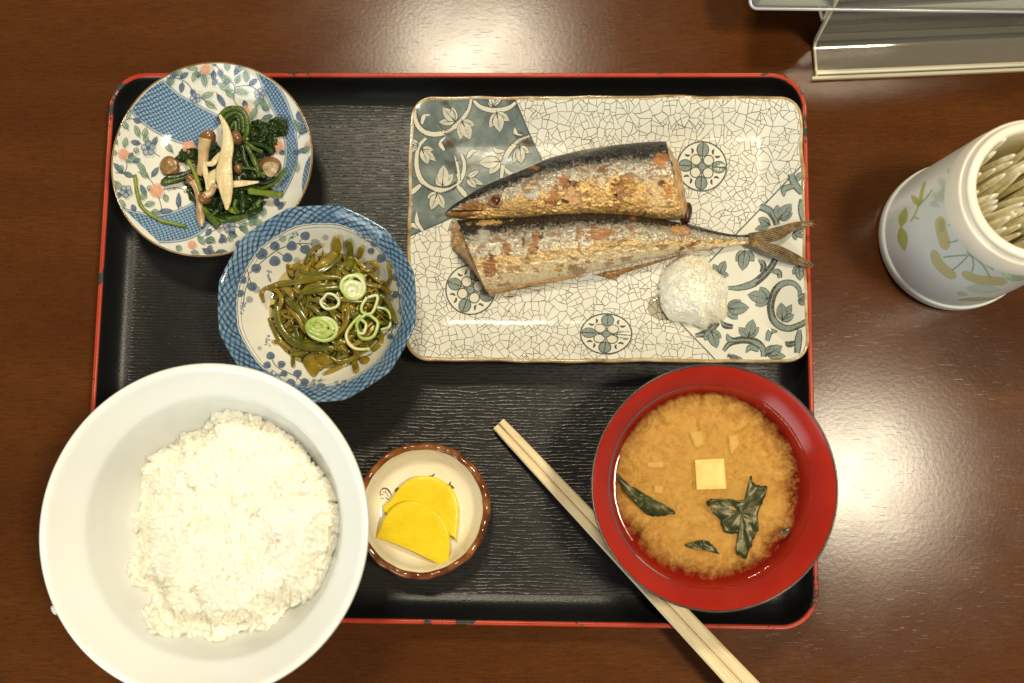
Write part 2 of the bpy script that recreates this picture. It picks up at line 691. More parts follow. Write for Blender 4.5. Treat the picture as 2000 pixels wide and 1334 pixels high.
def plate_ring(inset, z=None, scale=1.0, wob=1.0):
    out = []
    for x, y in rrect(PW, PD, PRAD, inset, 12, 44, 30):
        k = edge_wob(x, y) * wob
        L = math.hypot(x / PW, y / PD) + 1e-6
        x, y = x + k * (1 if abs(x) > PW / 2 - 0.02 else 0) * (1 if x > 0 else -1), y + k * (1 if abs(y) > PD / 2 - 0.02 else 0) * (1 if y > 0 else -1)
        x, y = x * scale, y * scale
        zz = plate_local_z(x, y) if z is None else z + 0.0007 * math.sin(x * 52 + 1.0) + 0.0006 * math.sin(y * 60)
        out.append((*PFR.w(x, y), zz))
    return out


fish_plate = thing('fish_plate', (PC.x, PC.y, TF), 'long rectangular crackle-glazed plate with blue-grey ivy corners holding the grilled fish', 'plate')
INS = [0.0013, 0.0022, 0.0032, 0.0045, 0.006, 0.0075, 0.009, 0.0105, 0.012, 0.0135, 0.015, 0.0165, 0.018, 0.0195, 0.021, 0.0225, 0.024, 0.026, 0.029]
rings = [plate_ring(i, None, 1, max(0, 1 - i / 0.02)) for i in INS]
base_ring = plate_ring(0.029, None, 1, 0)
cx, cy = PFR.w(0, 0)
for f in (0.9, 0.8, 0.7, 0.6, 0.5, 0.4, 0.3, 0.2, 0.1):
    rings.append([(cx + (x - cx) * f, cy + (y - cy) * f, ZW) for x, y, z in base_ring])


def half_plane(p, q, inside):
    """(nx, ny, c) with nx*x+ny*y+c > 0 on the side of the pixel 'inside'; coordinates local to the plate's base"""
    a, b, i = (P(*t, plate_z(*P(*t, 0.02).xy)) for t in (p, q, inside))
    d = b - a
    nx, ny = -d.y, d.x
    l = math.hypot(nx, ny)
    nx, ny = nx / l, ny / l
    ax, ay = a.x - PC.x, a.y - PC.y
    c = -(nx * ax + ny * ay)
    if nx * (i.x - PC.x) + ny * (i.y - PC.y) + c < 0:
        nx, ny, c = -nx, -ny, -c
    return nx, ny, c


TLP = [half_plane((1004, 190), (1058, 312), (900, 250)), half_plane((790, 467), (884, 424), (900, 250))]
BRP = [half_plane((1562, 327), (1386, 511), (1500, 600)), half_plane((1331, 633), (1398, 704), (1500, 600))]


def plate_material():
    g = G('crackle_glaze')
    c = g.coord()
    x, y, z = g.sep(c)

    def side(h):
        return g.math('ADD', g.math('ADD', g.math('MULTIPLY', x, h[0]), g.math('MULTIPLY', y, h[1])), h[2])

    def panel(hs):
        return g.math('MINIMUM', side(hs[0]), side(hs[1]))
    dTL, dBR = panel(TLP), panel(BRP)
    mTL = g.mapr(dTL, -0.00005, 0.00015)
    mBR = g.mapr(dBR, -0.00005, 0.00015)
    inpan = g.math('MAXIMUM', mTL, mBR)
    flat = g.comb(x, y, 0.0)
    wobv = g.n('ShaderNodeTexNoise', None, Vector=flat, Scale=150.0, Detail=2.0).outputs['Color']
    cc = g.vmath('ADD', flat, g.vmath('MULTIPLY', g.vmath('SUBTRACT', wobv, (0.5, 0.5, 0.5)), (0.0022, 0.0022, 0.0)))
    S1 = 150.0
    v1 = g.vor(cc, S1, 'DISTANCE_TO_EDGE', dim='2D')
    cell = g.vor(cc, S1, 'F1', 1, dim='2D')
    cen = g.vor(cc, S1, 'F1', 2, dim='2D')
    r1, r2, r3 = g.sep(cell)
    rel = g.vmath('SUBTRACT', cc, cen)
    rx, ry, _ = g.sep(rel)
    an = g.math('MULTIPLY', r1, 6.2832)
    ca, sa = g.math('COSINE', an), g.math('SINE', an)
    dn = g.math('ADD', g.math('MULTIPLY', rx, ca), g.math('MULTIPLY', ry, sa))          # one crack through each cell
    bend = g.math('MULTIPLY', g.math('SUBTRACT', r3, 0.5), 90.0)
    dt0 = g.math('SUBTRACT', g.math('MULTIPLY', ry, ca), g.math('MULTIPLY', rx, sa))
    dn = g.math('ADD', dn, g.math('MULTIPLY', g.math('MULTIPLY', dt0, dt0), bend))
    off2 = g.math('MULTIPLY', g.math('SUBTRACT', r2, 0.5), 0.0026)
    d2 = g.math('ABSOLUTE', dn)
    dt1 = g.math('ABSOLUTE', g.math('ADD', dt0, off2))                                   # a second one meeting it on one side
    d3 = g.math('ADD', dt1, g.math('MULTIPLY', g.math('LESS_THAN', dn, 0.0), 1.0))
    dt2 = g.math('ABSOLUTE', g.math('SUBTRACT', dt0, g.math('MULTIPLY', off2, 1.0)))
    d4 = g.math('ADD', dt2, g.math('MULTIPLY', g.math('GREATER_THAN', dn, 0.0), 1.0))
    d4 = g.math('ADD', d4, g.math('LESS_THAN', r3, 0.35))
    l1 = g.math('DIVIDE', v1, S1)
    dist = g.math('MINIMUM', g.math('MINIMUM', l1, d2), g.math('MINIMUM', d3, d4))
    thick = g.mapr(g.noise(flat, 160.0, 2.0), 0.3, 0.7, 0.00011, 0.00019)
    line = g.mapr(g.math('DIVIDE', dist, thick), 0.75, 1.3, 1.0, 0.0)
    line = g.math('MULTIPLY', line, g.math('SUBTRACT', 1.0, inpan))
    fade = g.mapr(g.noise(flat, 70.0, 3.0), 0.3, 0.55, 0.75, 0.97)
    line = g.math('MULTIPLY', line, fade)
    white = g.mix(g.mapr(g.noise(flat, 22.0, 3.0), 0.3, 0.7), (0.61, 0.595, 0.515), (0.655, 0.645, 0.58))
    white = g.mix(g.mapr(g.noise(flat, 300.0, 2.0), 0.4, 0.8, 0, 0.2), white, (0.57, 0.555, 0.48))
    col = g.mix(line, white, (0.075, 0.055, 0.031))
    # blue-grey wash of the ivy corner with iron spots
    wash = g.ramp(g.noise(flat, 55.0, 4.0, 0.6), [(0.3, (0.075, 0.100, 0.100)), (0.5, (0.145, 0.178, 0.170)), (0.72, (0.27, 0.30, 0.265))])
    spots = g.mapr(g.noise(g.vmath('ADD', flat, (0.31, 0.11, 0)), 78.0, 2.0, 0.5), 0.57, 0.68)
    wash = g.mix(g.math('MULTIPLY', spots, 0.85), wash, (0.060, 0.036, 0.014))
    col = g.mix(mTL, col, wash)
    col = g.mix(mBR, col, (0.63, 0.62, 0.545))
    # brushed border line of the two corners
    bl = g.math('MINIMUM', g.math('ABSOLUTE', dTL), g.math('ABSOLUTE', dBR))
    col = g.mix(g.mapr(bl, 0.0003, 0.00055, 0.85, 0.0), col, (0.035, 0.055, 0.058))
    rough = g.mapr(g.noise(flat, 60.0, 2.0), 0.3, 0.7, 0.13, 0.22)
    nm = g.bump(g.math('ADD', g.noise(flat, 130.0, 2.0), g.math('MULTIPLY', line, -0.05)), 0.10, 0.0008)
    return g.done(g.bsdf(col, rough, nm, spec=0.5))


def brown_rim(name, a, b, c_, s=90.0):
    g = G(name)
    c = g.coord()
    col = g.ramp(g.noise(c, s, 4.0, 0.6), [(0.3, a), (0.5, b), (0.68, c_)])
    return g.done(g.bsdf(col, 0.12, g.bump(g.noise(c, 250.0, 2.0), 0.15, 0.0005), coat=0.3))


obj('plate_body', rings_mesh(rings, True), plate_material(), fish_plate)
lip = [plate_ring(0.0013), plate_ring(0.0006), plate_ring(0.0001), plate_ring(-0.0005, ZR - 0.0006), plate_ring(-0.0008, ZR - 0.0018), plate_ring(-0.0004, ZR - 0.0032)]
obj('rim', rings_mesh(lip), brown_rim('iron_rim_glaze', (0.20, 0.11, 0.040), (0.38, 0.27, 0.13), (0.56, 0.50, 0.38), 70.0), fish_plate)
und = [plate_ring(-0.0004, ZR - 0.0032), plate_ring(0.006, ZR - 0.008), plate_ring(0.016, 0.012), plate_ring(0.022, TF + 0.0022), plate_ring(0.024, TF + 0.0018), plate_ring(0.05, TF + 0.0030)]
und[3] = [(x, y, TF + 0.0006) for x, y, z in und[3]]
und[4] = [(x, y, TF + 0.0004) for x, y, z in und[4]]
M_STONE = plain('grey_glaze_underside', (0.42, 0.40, 0.34), 0.25)
obj('underside', rings_mesh(und, True), M_STONE, fish_plate)

INK = (0.022, 0.024, 0.020)
M_PRINT = print_mat('underglaze_paint')
VW = (0.60, 0.57, 0.47)
VG = (0.20, 0.25, 0.235)
def plate_clamp(X, Y):
    x, y = PFR.l(X, Y)
    d = rr_inside(x, y, PW, PD, PRAD)
    if d >= 0.0012: return X, Y
    w, h = PW / 2 - 0.0012, PD / 2 - 0.0012
    x, y = min(max(x, -w), w), min(max(y, -h), h)
    for _ in range(3):
        d = rr_inside(x, y, PW, PD, PRAD)
        if d >= 0.00115: break
        k = (0.0012 - d)
        x, y = x - math.copysign(k * 0.72, x), y - math.copysign(k * 0.72, y)
    return PFR.w(x, y)


pr = Print(plate_z, 0.02, (780, 160, 1 / 4.448), clamp=plate_clamp)


def ivy(p, b, main, l, r, fill, line, lw, dm):
    """a three-lobed ivy leaf: base and the tips of its lobes"""
    b = np.array(b, float)
    tips = [np.array(t, float) for t in (l, r, main)]
    size = np.hypot(*(tips[2] - b))
    for t in tips[:2]:
        p.leaf(b, t, size * 0.42, fill, line, lw, 1.0, False)
    p.leaf(b, tips[2], size * 0.58, fill, line, lw, 1.0, True)
    for t in tips[:2]:
        p.stroke([b, b + (t - b) * 0.75], lw * 0.8, line, 0.8, (1, 0.3))
    p.stroke([b, b + (tips[2] - b) * 0.35], lw * 2.2, dm, 0.75, (1.2, 0.3))


def bud(p, a, m, e, w, fill, line, lw):
    p.stroke([a, m, e], w + 2 * lw, line, 1.0, (0.2, 0.7))
    p.stroke([a, m, e], w, fill, 1.0, (0.1, 0.55))


DK = (0.05, 0.035, 0.02)
for pts in ([(150, 165), (135, 260), (150, 360), (210, 430), (310, 455), (430, 425), (530, 345), (600, 240), (625, 140)],
            [(648, 165), (700, 215), (790, 245), (880, 245), (960, 220), (1010, 180)],
            [(230, 490), (170, 560), (150, 660), (155, 760), (190, 850), (260, 915), (350, 940), (440, 925), (510, 875), (555, 800), (565, 710), (540, 630)],
            [(1130, 470), (1040, 510), (960, 590), (910, 690), (890, 800), (885, 850)],
            [(70, 985), (120, 950), (185, 895)], [(505, 905), (545, 950), (590, 1005)],
            [(60, 1275), (110, 1245), (190, 1275)]):
    pr.vine(pts, 40, VW, INK, 7, (0.7, 0.7))
for a, m, e in (((270, 285), (215, 300), (195, 365)), ((405, 475), (355, 530), (390, 595)), ((680, 600), (630, 605), (590, 660)), ((815, 565), (845, 600), (905, 600)),
                ((1000, 395), (1015, 450), (1065, 462)), ((915, 745), (945, 785), (985, 795)), ((150, 1125), (155, 1220), (205, 1295)), ((480, 640), (500, 740), (520, 860))):
    bud(pr, a, m, e, 34, VW, INK, 6)
for b, t, l, r in (((485, 345), (375, 222), (342, 350), (462, 215)), ((545, 340), (615, 500), (530, 500), (655, 380)), ((845, 265), (875, 435), (785, 400), (958, 340)),
                   ((195, 580), (250, 715), (320, 690), (295, 592)), ((375, 905), (385, 722), (320, 820), (470, 800)), ((590, 830), (665, 922), (735, 895), (695, 770)),
                   ((875, 690), (690, 705), (780, 800), (845, 632)), ((1045, 560), (1060, 712), (990, 708), (1130, 620)), ((330, 968), (275, 1112), (240, 1010), (390, 1100)),
                   ((815, 212), (790, 120), (770, 180), (895, 125)), ((165, 545), (95, 500), (90, 625), (120, 560)), ((60, 1010), (115, 1080), (70, 1110), (110, 1040)),
                   ((110, 800), (85, 830), (70, 800), (120, 825))):
    ivy(pr, b, t, l, r, VW, INK, 6, DK)
pr.build('ivy_print', M_PRINT, fish_plate)
pr = Print(plate_z, 0.02, (1160, 430, 0.23), clamp=plate_clamp)
LG = (0.17, 0.22, 0.205)
for pts in ([(1140, 575), (1230, 575), (1350, 540), (1440, 470), (1510, 390), (1540, 330)],
            [(1745, 650), (1745, 590), (1700, 540), (1640, 530), (1570, 560), (1520, 640), (1500, 740), (1520, 840), (1580, 900), (1660, 920), (1750, 890), (1815, 855)],
            [(1100, 1110), (1150, 1050), (1230, 1020), (1320, 1020), (1400, 1050), (1440, 1110), (1440, 1160)],
            [(860, 980), (950, 960), (1020, 900), (1050, 865)], [(1745, 930), (1735, 1030), (1725, 1130)]):
    pr.vine(pts, 46, LG, INK, 9, (0.5, 0.8))
for a, m, e in (((1395, 335), (1440, 380), (1425, 445)), ((1500, 440), (1565, 440), (1580, 492)), ((1560, 945), (1495, 950), (1472, 1025)), ((1290, 1125), (1330, 1080), (1400, 1105)),
                ((1130, 965), (1150, 1010), (1210, 1025)), ((1080, 855), (1115, 895), (1180, 905)), ((1625, 1030), (1655, 1055), (1710, 1040))):
    bud(pr, a, m, e, 38, LG, INK, 7)
for b, t, l, r in (((1280, 258), (1262, 428), (1205, 350), (1362, 350)), ((1065, 452), (1115, 345), (1010, 372), (1145, 470)), ((1482, 668), (1305, 632), (1370, 725), (1410, 565)),
                   ((1130, 752), (1318, 742), (1220, 842), (1250, 680)), ((1600, 855), (1590, 700), (1680, 715), (1698, 800)), ((1310, 992), (1352, 842), (1230, 910), (1402, 910)),
                   ((995, 940), (1045, 1085), (938, 1020), (1082, 1000)), ((1740, 390), (1752, 512), (1690, 460), (1812, 440)), ((1465, 1142), (1600, 1068), (1630, 1155), (1520, 1060)),
                   ((1150, 1150), (1220, 1180), (1135, 1145), (1270, 1185)), ((1700, 100), (1785, 70), (1715, 170), (1790, 150)), ((1740, 680), (1810, 620), (1790, 720), (1815, 650))):
    ivy(pr, b, t, l, r, LG, INK, 7, INK)
pr.zoom = (1160, 160, 0.22483)
for pts in ([(1445, 1085), (1520, 1115), (1570, 1180), (1590, 1240)], [(1712, 800), (1740, 880), (1810, 965)], [(1815, 1020), (1805, 1110), (1835, 1230)]):
    pr.vine(pts, 46, LG, INK, 9, (0.9, 0.8))
bud(pr, (1650, 995), (1655, 930), (1735, 905), 42, LG, INK, 7)
bud(pr, (1770, 860), (1785, 815), (1810, 800), 40, LG, INK, 7)
ivy(pr, (1605, 1190), (1715, 1060), (1590, 1068), (1725, 1140), LG, INK, 7, INK)
ivy(pr, (1530, 1240), (1430, 1180), (1400, 1280), (1470, 1200), LG, INK, 7, INK)


def medallion(p, c, R, rot, ry=1.0):
    """flower in a ring"""
    def q(x, y):
        X, Y = x * math.cos(rot) - y * math.sin(rot), x * math.sin(rot) + y * math.cos(rot)
        return (c[0] + X * R, c[1] + Y * R * ry)
    p.blob([q(math.cos(a) * 0.97, math.sin(a) * 0.97) for a in np.linspace(0, 2 * math.pi, 30)[:-1]], (0.66, 0.64, 0.55), 1.0)
    for k in range(4):
        a = k * math.pi / 2
        o = [q(math.cos(a) * 0.68 + 0.27 * math.cos(b) * math.cos(a) - 0.24 * math.sin(b) * math.sin(a), math.sin(a) * 0.68 + 0.27 * math.cos(b) * math.sin(a) + 0.24 * math.sin(b) * math.cos(a)) for b in np.linspace(0, 2 * math.pi, 16)]
        p.blob(o[:-1], LG, 0.95)
        p.stroke(o, 2.0, INK, 0.85, n=30)
        p.stroke([q(0.15 * math.cos(a), 0.15 * math.sin(a)), q(0.95 * math.cos(a), 0.95 * math.sin(a))], 2.0, INK, 0.85)
        a += math.pi / 4
        o = [q(math.cos(a) * 0.36 + 0.21 * math.cos(b), math.sin(a) * 0.36 + 0.21 * math.sin(b)) for b in np.linspace(0, 2 * math.pi, 14)]
        p.blob(o[:-1], (0.60, 0.58, 0.48), 1.0)
        p.stroke(o, 2.2, INK, 0.85, n=26)
        for sg in (-1, 1):
            p.stroke([q(0.66 * math.cos(a + sg * 0.06), 0.66 * math.sin(a + sg * 0.06)), q(0.74 * math.cos(a + sg * 0.2), 0.74 * math.sin(a + sg * 0.2)), q(0.86 * math.cos(a + sg * 0.22), 0.86 * math.sin(a + sg * 0.22))], 4.5, INK, 0.85, (0.4, 0.4))
    p.disc(q(0, 0), 0.15 * R, 0.15 * R * ry, LG, 1.0)
    p.stroke([q(math.cos(b) * 0.16, math.sin(b) * 0.16) for b in np.linspace(0, 2 * math.pi, 14)], 2.0, INK, 0.9, n=26)
    p.stroke([q(math.cos(b), math.sin(b)) for b in np.linspace(0, 2 * math.pi, 34)], 2.6, INK, 0.9, n=66)


pr.build('ivy_print', M_PRINT, fish_plate)
for mc_, mr_, mo_, my_ in (((1371, 325), 48, 0.05, 1.0), ((919, 566), 48, 0.35, 1.0), ((1184, 652), 50, 0.08, 0.78)):
    pr = Print(plate_z, 0.02, clamp=plate_clamp)
    medallion(pr, mc_, mr_, mo_, my_)
    pr.build('medallion_print', M_PRINT, fish_plate)

# ------------------------------------------------------------------ flowered dish (upper left)
DZ = 0.037
DC = P(412, 309, DZ)
DR = 0.0558
DC0 = 0.0135


def dish_rf(th, r):
    return 1 + (0.012 * math.sin(2 * th + 0.6) + 0.007 * math.sin(3 * th + 2.0)) * (r / DR)


def dish_z(x, y):
    r = math.hypot(x - DC.x, y - DC.y) / (DR * dish_rf(math.atan2(y - DC.y, x - DC.x), DR))
    r = min(r, 1.02)
    return DC0 + (DZ - DC0) * (0.45 * r ** 2 + 0.55 * r ** 3.4)


def porcelain(name, col=(0.76, 0.74, 0.67), rough=0.08, warm=0.05):
    g = G(name)
    c = g.coord()
    cl = g.mix(g.mapr(g.noise(c, 30.0, 3.0), 0.3, 0.7), col, (col[0] * (1 - warm * 0.3), col[1] * (1 - warm * 0.6), col[2] * (1 - warm * 1.5)))
    nm = g.bump(g.noise(c, 90.0, 2.0), 0.05, 0.0008)
    return g.done(g.bsdf(cl, rough, nm, sss=0.06, sss_r=(1, 0.9, 0.7), sss_s=0.002, coat=0.25, coat_r=0.03))


M_PORC = porcelain('blue_white_porcelain', (0.74, 0.735, 0.68))
dish = thing('floral_dish', (DC.x, DC.y, TF), 'shallow porcelain dish with blue lattice bands, green leaves and coral flowers holding spinach', 'dish')


def prof_of(f, R, n=26, r0=0.0):
    return [(R * lerp(r0, 1, k / n), f(R * lerp(r0, 1, k / n))) for k in range(n + 1)]


dz1 = lambda r: DC0 + (DZ - DC0) * (0.45 * (r / DR) ** 2 + 0.55 * (r / DR) ** 3.4)
obj('dish_body', lathe(prof_of(dz1, DR * 0.992, 40), 144, DC, dish_rf), M_PORC, dish)
obj('rim', lathe([(DR * 0.992, dz1(DR * 0.992)), (DR * 0.999, DZ), (DR * 1.006, DZ - 0.0002), (DR * 1.010, DZ - 0.0009), (DR * 1.006, DZ - 0.0018)], 144, DC, dish_rf),
    brown_rim('gilt_brown_edge', (0.14, 0.070, 0.02), (0.24, 0.14, 0.05), (0.33, 0.22, 0.10)), dish)
obj('underside', lathe([(DR * 1.006, DZ - 0.0018), (DR * 0.9, DZ - 0.009), (DR * 0.6, 0.0125), (DR * 0.5, 0.0105), (DR * 0.49, TF + 0.0006), (DR * 0.46, TF + 0.0004), (DR * 0.44, 0.010), (0, 0.0105)], 144, DC, dish_rf), M_PORC, dish)

BL = (0.055, 0.125, 0.245)
BLD = (0.020, 0.060, 0.150)
GR = (0.22, 0.36, 0.22)
GRD = (0.06, 0.17, 0.12)
CORAL = (0.80, 0.36, 0.22)


def lattice_mat(name, freq, rot, base, light, dark):
    """overlapping-circle lattice drawn in cobalt"""
    g = G(name)
    c = g.coord()
    x, y, z = g.sep(g.mapping(c, (freq, freq, 1), (0, 0, rot)))
    wx = g.math('ADD', x, g.math('MULTIPLY', g.noise(c, 140.0, 1.0), 0.5))
    wy = g.math('ADD', y, g.math('MULTIPLY', g.noise(c, 120.0, 1.0), 0.5))
    fx = g.math('SUBTRACT', g.math('FRACT', wx), 0.5)
    fy = g.math('SUBTRACT', g.math('FRACT', wy), 0.5)
    # small pale lens shapes on the cell edges, dark knots on the corners
    ax, ay = g.math('ABSOLUTE', fx), g.math('ABSOLUTE', fy)
    e1 = g.math('ADD', g.math('POWER', g.math('MULTIPLY', g.math('SUBTRACT', 0.5, ax), 5.2), 2.0), g.math('POWER', g.math('MULTIPLY', ay, 2.6), 2.0))
    e2 = g.math('ADD', g.math('POWER', g.math('MULTIPLY', g.math('SUBTRACT', 0.5, ay), 5.2), 2.0), g.math('POWER', g.math('MULTIPLY', ax, 2.6), 2.0))
    lens = g.mapr(g.math('MINIMUM', e1, e2), 0.45, 0.95, 1.0, 0.0)
    cor = g.math('ADD', g.math('POWER', g.math('SUBTRACT', 0.5, ax), 2.0), g.math('POWER', g.math('SUBTRACT', 0.5, ay), 2.0))
    knot = g.mapr(cor, 0.02, 0.06, 1.0, 0.0)
    w = g.mapr(g.noise(c, 45.0, 3.0), 0.3, 0.7)
    col = g.mix(w, base, tuple(v * 1.5 for v in base))
    col = g.mix(g.math('MULTIPLY', lens, 0.8), col, light)
    col = g.mix(g.math('MULTIPLY', knot, 0.85), col, dark)
    return g.done(g.bsdf(col, 0.09, coat=0.2))


M_LAT = lattice_mat('cobalt_lattice', 400.0, 0.25, (0.060, 0.135, 0.25), (0.40, 0.49, 0.52), (0.012, 0.036, 0.10))
def dish_clamp(X, Y):
    dx, dy = X - DC.x, Y - DC.y
    r = math.hypot(dx, dy)
    m = DR * 0.985 * dish_rf(math.atan2(dy, dx), DR)
    return (X, Y) if r <= m else (DC.x + dx * m / r, DC.y + dy * m / r)


pd = Print(dish_z, 0.025, (190, 90, 0.32235), base=0.00020, clamp=dish_clamp)
for A, B in (([(375, 190), (430, 242), (500, 300), (600, 357), (700, 410), (770, 445)], [(193, 372), (240, 430), (300, 480), (380, 530), (480, 575), (610, 610)]),
             ([(965, 150), (1005, 250), (1060, 370), (1110, 470), (1137, 560), (1145, 660), (1125, 780), (1075, 900)], [(1045, 180), (1105, 262), (1150, 350), (1190, 470), (1206, 590), (1205, 700), (1175, 800), (1120, 905)]),
             ([(165, 990), (260, 1012), (350, 1028), (450, 1010), (540, 975), (640, 925)], [(372, 1186), (450, 1184), (530, 1172), (600, 1145), (650, 1110), (720, 1040)]),
             ([(1303, 650), (1272, 690), (1250, 760), (1240, 850), (1250, 920)], [(1308, 660), (1308, 720), (1300, 790), (1284, 860), (1262, 925)])):
    pd.strip(A, B, 26, 12, (0, 0, 0))
pd.build('lattice_print', M_LAT, dish)
pd2 = Print(dish_z, 0.025, (190, 90, 0.32235), base=0.00030, clamp=dish_clamp)
for A in ([(375, 190), (430, 242), (500, 300), (600, 357), (700, 410), (770, 445)], [(193, 372), (240, 430), (300, 480), (380, 530), (480, 575), (610, 610)],
          [(965, 150), (1005, 250), (1060, 370), (1110, 470), (1137, 560), (1145, 660), (1125, 780), (1075, 900)], [(1045, 180), (1105, 262), (1150, 350), (1190, 470), (1206, 590), (1205, 700), (1175, 800), (1120, 905)],
          [(165, 990), (260, 1012), (350, 1028), (450, 1010), (540, 975), (640, 925)], [(372, 1186), (450, 1184), (530, 1172), (600, 1145), (650, 1110), (720, 1040)]):
    pd2.stroke(A, 17, BL, 0.85)
    pd2.stroke(A, 10, (0.40, 0.50, 0.55), 0.9)
for A in ([(385, 190), (480, 195), (550, 230), (590, 300)], [(700, 90), (760, 170), (830, 240), (825, 320), (850, 360)], [(830, 250), (920, 240), (985, 285), (1000, 330)], [(160, 650), (180, 720), (160, 770), (110, 765)],
          [(400, 870), (480, 858), (560, 880)], [(245, 760), (310, 800), (350, 850)], [(370, 900), (390, 1000), (340, 1010)], [(630, 315), (700, 360), (725, 385)], [(620, 150), (680, 170), (705, 170)], [(490, 890), (510, 980)],
          [(620, 1170), (700, 1120), (790, 1090), (880, 1100)], [(1220, 380), (1240, 470), (1220, 560)], [(1200, 560), (1210, 640), (1200, 720)], [(310, 620), (380, 670)], [(150, 460), (200, 440), (270, 460)]):
    pd2.stroke(A, 5, BLD, 0.8)
BLV = [(500, 195, 552, 162), (515, 220, 508, 285), (700, 82, 717, 122), (705, 148, 705, 212), (832, 175, 862, 118), (920, 238, 968, 200), (725, 290, 778, 372), (890, 330, 902, 382), (998, 442, 1065, 420), (570, 262, 592, 308),
       (262, 462, 218, 440), (108, 508, 137, 542), (262, 592, 202, 578), (335, 607, 362, 548), (160, 772, 98, 708), (163, 768, 218, 792), (330, 792, 372, 733), (296, 912, 263, 838), (372, 1002, 462, 998), (492, 982, 495, 888),
       (690, 1108, 658, 1148), (750, 1138, 782, 1192), (860, 1098, 905, 1110), (640, 1228, 692, 1262), (715, 1252, 790, 1244), (1215, 398, 1227, 452), (1258, 522, 1292, 488), (1190, 636, 1228, 650), (1132, 636, 1105, 652), (1022, 945, 978, 962), (230, 1000, 210, 960), (800, 1140, 850, 1150)]
GLV = [(440, 240, 457, 192), (445, 165, 492, 128), (528, 118, 612, 140), (602, 150, 578, 217), (640, 170, 657, 248), (780, 92, 792, 152), (748, 188, 812, 217), (840, 228, 858, 178), (895, 148, 906, 222), (733, 228, 818, 277), (778, 268, 832, 312),
       (828, 268, 918, 290), (628, 312, 708, 283), (655, 335, 718, 377), (930, 452, 967, 362), (1000, 318, 1017, 385), (187, 502, 148, 448), (190, 378, 184, 445), (122, 592, 88, 558), (165, 612, 177, 552), (257, 548, 228, 478), (286, 556, 296, 492),
       (457, 642, 398, 568), (82, 640, 122, 652), (180, 702, 238, 668), (108, 818, 152, 872), (292, 762, 240, 698), (310, 790, 258, 760), (165, 982, 138, 928), (288, 962, 352, 948), (408, 898, 424, 942), (610, 1148, 652, 1202), (668, 1160, 718, 1186),
       (880, 1088, 912, 1132), (1198, 448, 1216, 512), (1200, 700, 1216, 762), (480, 1212, 512, 1235), (330, 1000, 380, 1010), (570, 1245, 620, 1262)]
# EXTRA_LEAVES: the crowded lower right and outer band
_rl = random.Random(3)
for zone, cnt in (((900, 960, 1180, 1090), 16), ((1215, 330, 1285, 640), 10), ((620, 1130, 900, 1265), 12), ((90, 520, 330, 960), 10), ((400, 130, 900, 260), 8), ((940, 200, 1050, 440), 5)):
    for _ in range(cnt):
        a, b = _rl.uniform(zone[0], zone[2]), _rl.uniform(zone[1], zone[3])
        an, ln = _rl.uniform(0, 6.28), _rl.uniform(34, 60)
        (BLV if _rl.random() < 0.5 else GLV).append((a, b, a + ln * math.cos(an), b + ln * math.sin(an)))
for a, b, c_, d in BLV:
    pd2.leaf((a, b), (c_, d), 30, BL, BLD, 5, 0.8, True, BLD)
for a, b, c_, d in GLV:
    pd2.leaf((a, b), (c_, d), 32, GR, GRD, 5, 0.62, True, GRD)
for fx, fy, r in ((595, 315, 34), (985, 290, 36), (310, 620, 46), (175, 880, 40), (800, 1092, 40), (865, 125, 28), (1236, 480, 26), (1085, 885, 44)):
    for k in range(5):
        a = k * 2 * math.pi / 5 + fx
        pd2.disc((fx + math.cos(a) * r * 0.58, fy + math.sin(a) * r * 0.58), r * 0.36, r * 0.36, (0.30, 0.40, 0.52), 0.55)
        pd2.ring((fx + math.cos(a) * r * 0.58, fy + math.sin(a) * r * 0.58), r * 0.38, r * 0.38, 5, BLD, 0.85, 12)
    pd2.disc((fx, fy), r * 0.24, r * 0.24, BLD, 0.8)
for fx, fy, r in ((655, 142, 34), (896, 392, 34), (160, 652, 36), (360, 872, 44), (556, 612, 42), (1092, 602, 40), (575, 1200, 28), (1276, 592, 18)):
    for k in range(5):
        a = k * 2 * math.pi / 5 + fy
        pd2.disc((fx + math.cos(a) * r * 0.5, fy + math.sin(a) * r * 0.5), r * 0.5, r * 0.5, CORAL, 0.72, 0.6)
    pd2.disc((fx, fy), r * 0.35, r * 0.35, (0.80, 0.44, 0.26), 0.8)
pd2.build('flower_print', M_PRINT, dish)

# ------------------------------------------------------------------ facetted bowl for the seaweed
KZ = 0.053
KC = P(618, 591, KZ)
KR = 0.0530
KN = 12


def kelp_rf(th, r):
    seg = 2 * math.pi / KN
    a = ((th + 0.22) % seg) - seg / 2
    poly = math.cos(seg / 2) / math.cos(a)
    f = smooth01((r / KR - 0.6) / 0.4)
    return lerp(1.0, lerp(1.0, poly * 1.012, 0.6), f)


KP = [(0.0, 0.0150), (0.25, 0.0154), (0.38, 0.0165), (0.5, 0.0200), (0.62, 0.0265), (0.72, 0.0345), (0.80, 0.0425), (0.845, 0.0470)]
kpf = catmull([(a * KR, b) for a, b in KP], 40)


def kelp_bowl_z(x, y):
    r = math.hypot(x - KC.x, y - KC.y)
    th = math.atan2(y - KC.y, x - KC.x)
    q = r
    for _ in range(3):
        q = r / kelp_rf(th, q)
    return float(np.interp(q, kpf[:, 0], kpf[:, 1]))


kelp_bowl = thing('facetted_bowl', (KC.x, KC.y, TF), 'blue and white facetted bowl with a cobalt lattice rim holding the seaweed', 'bowl')
obj('bowl_inside', lathe([(a, b) for a, b in kpf], 144, KC, kelp_rf), porcelain('cream_porcelain', (0.84, 0.82, 0.73)), kelp_bowl)


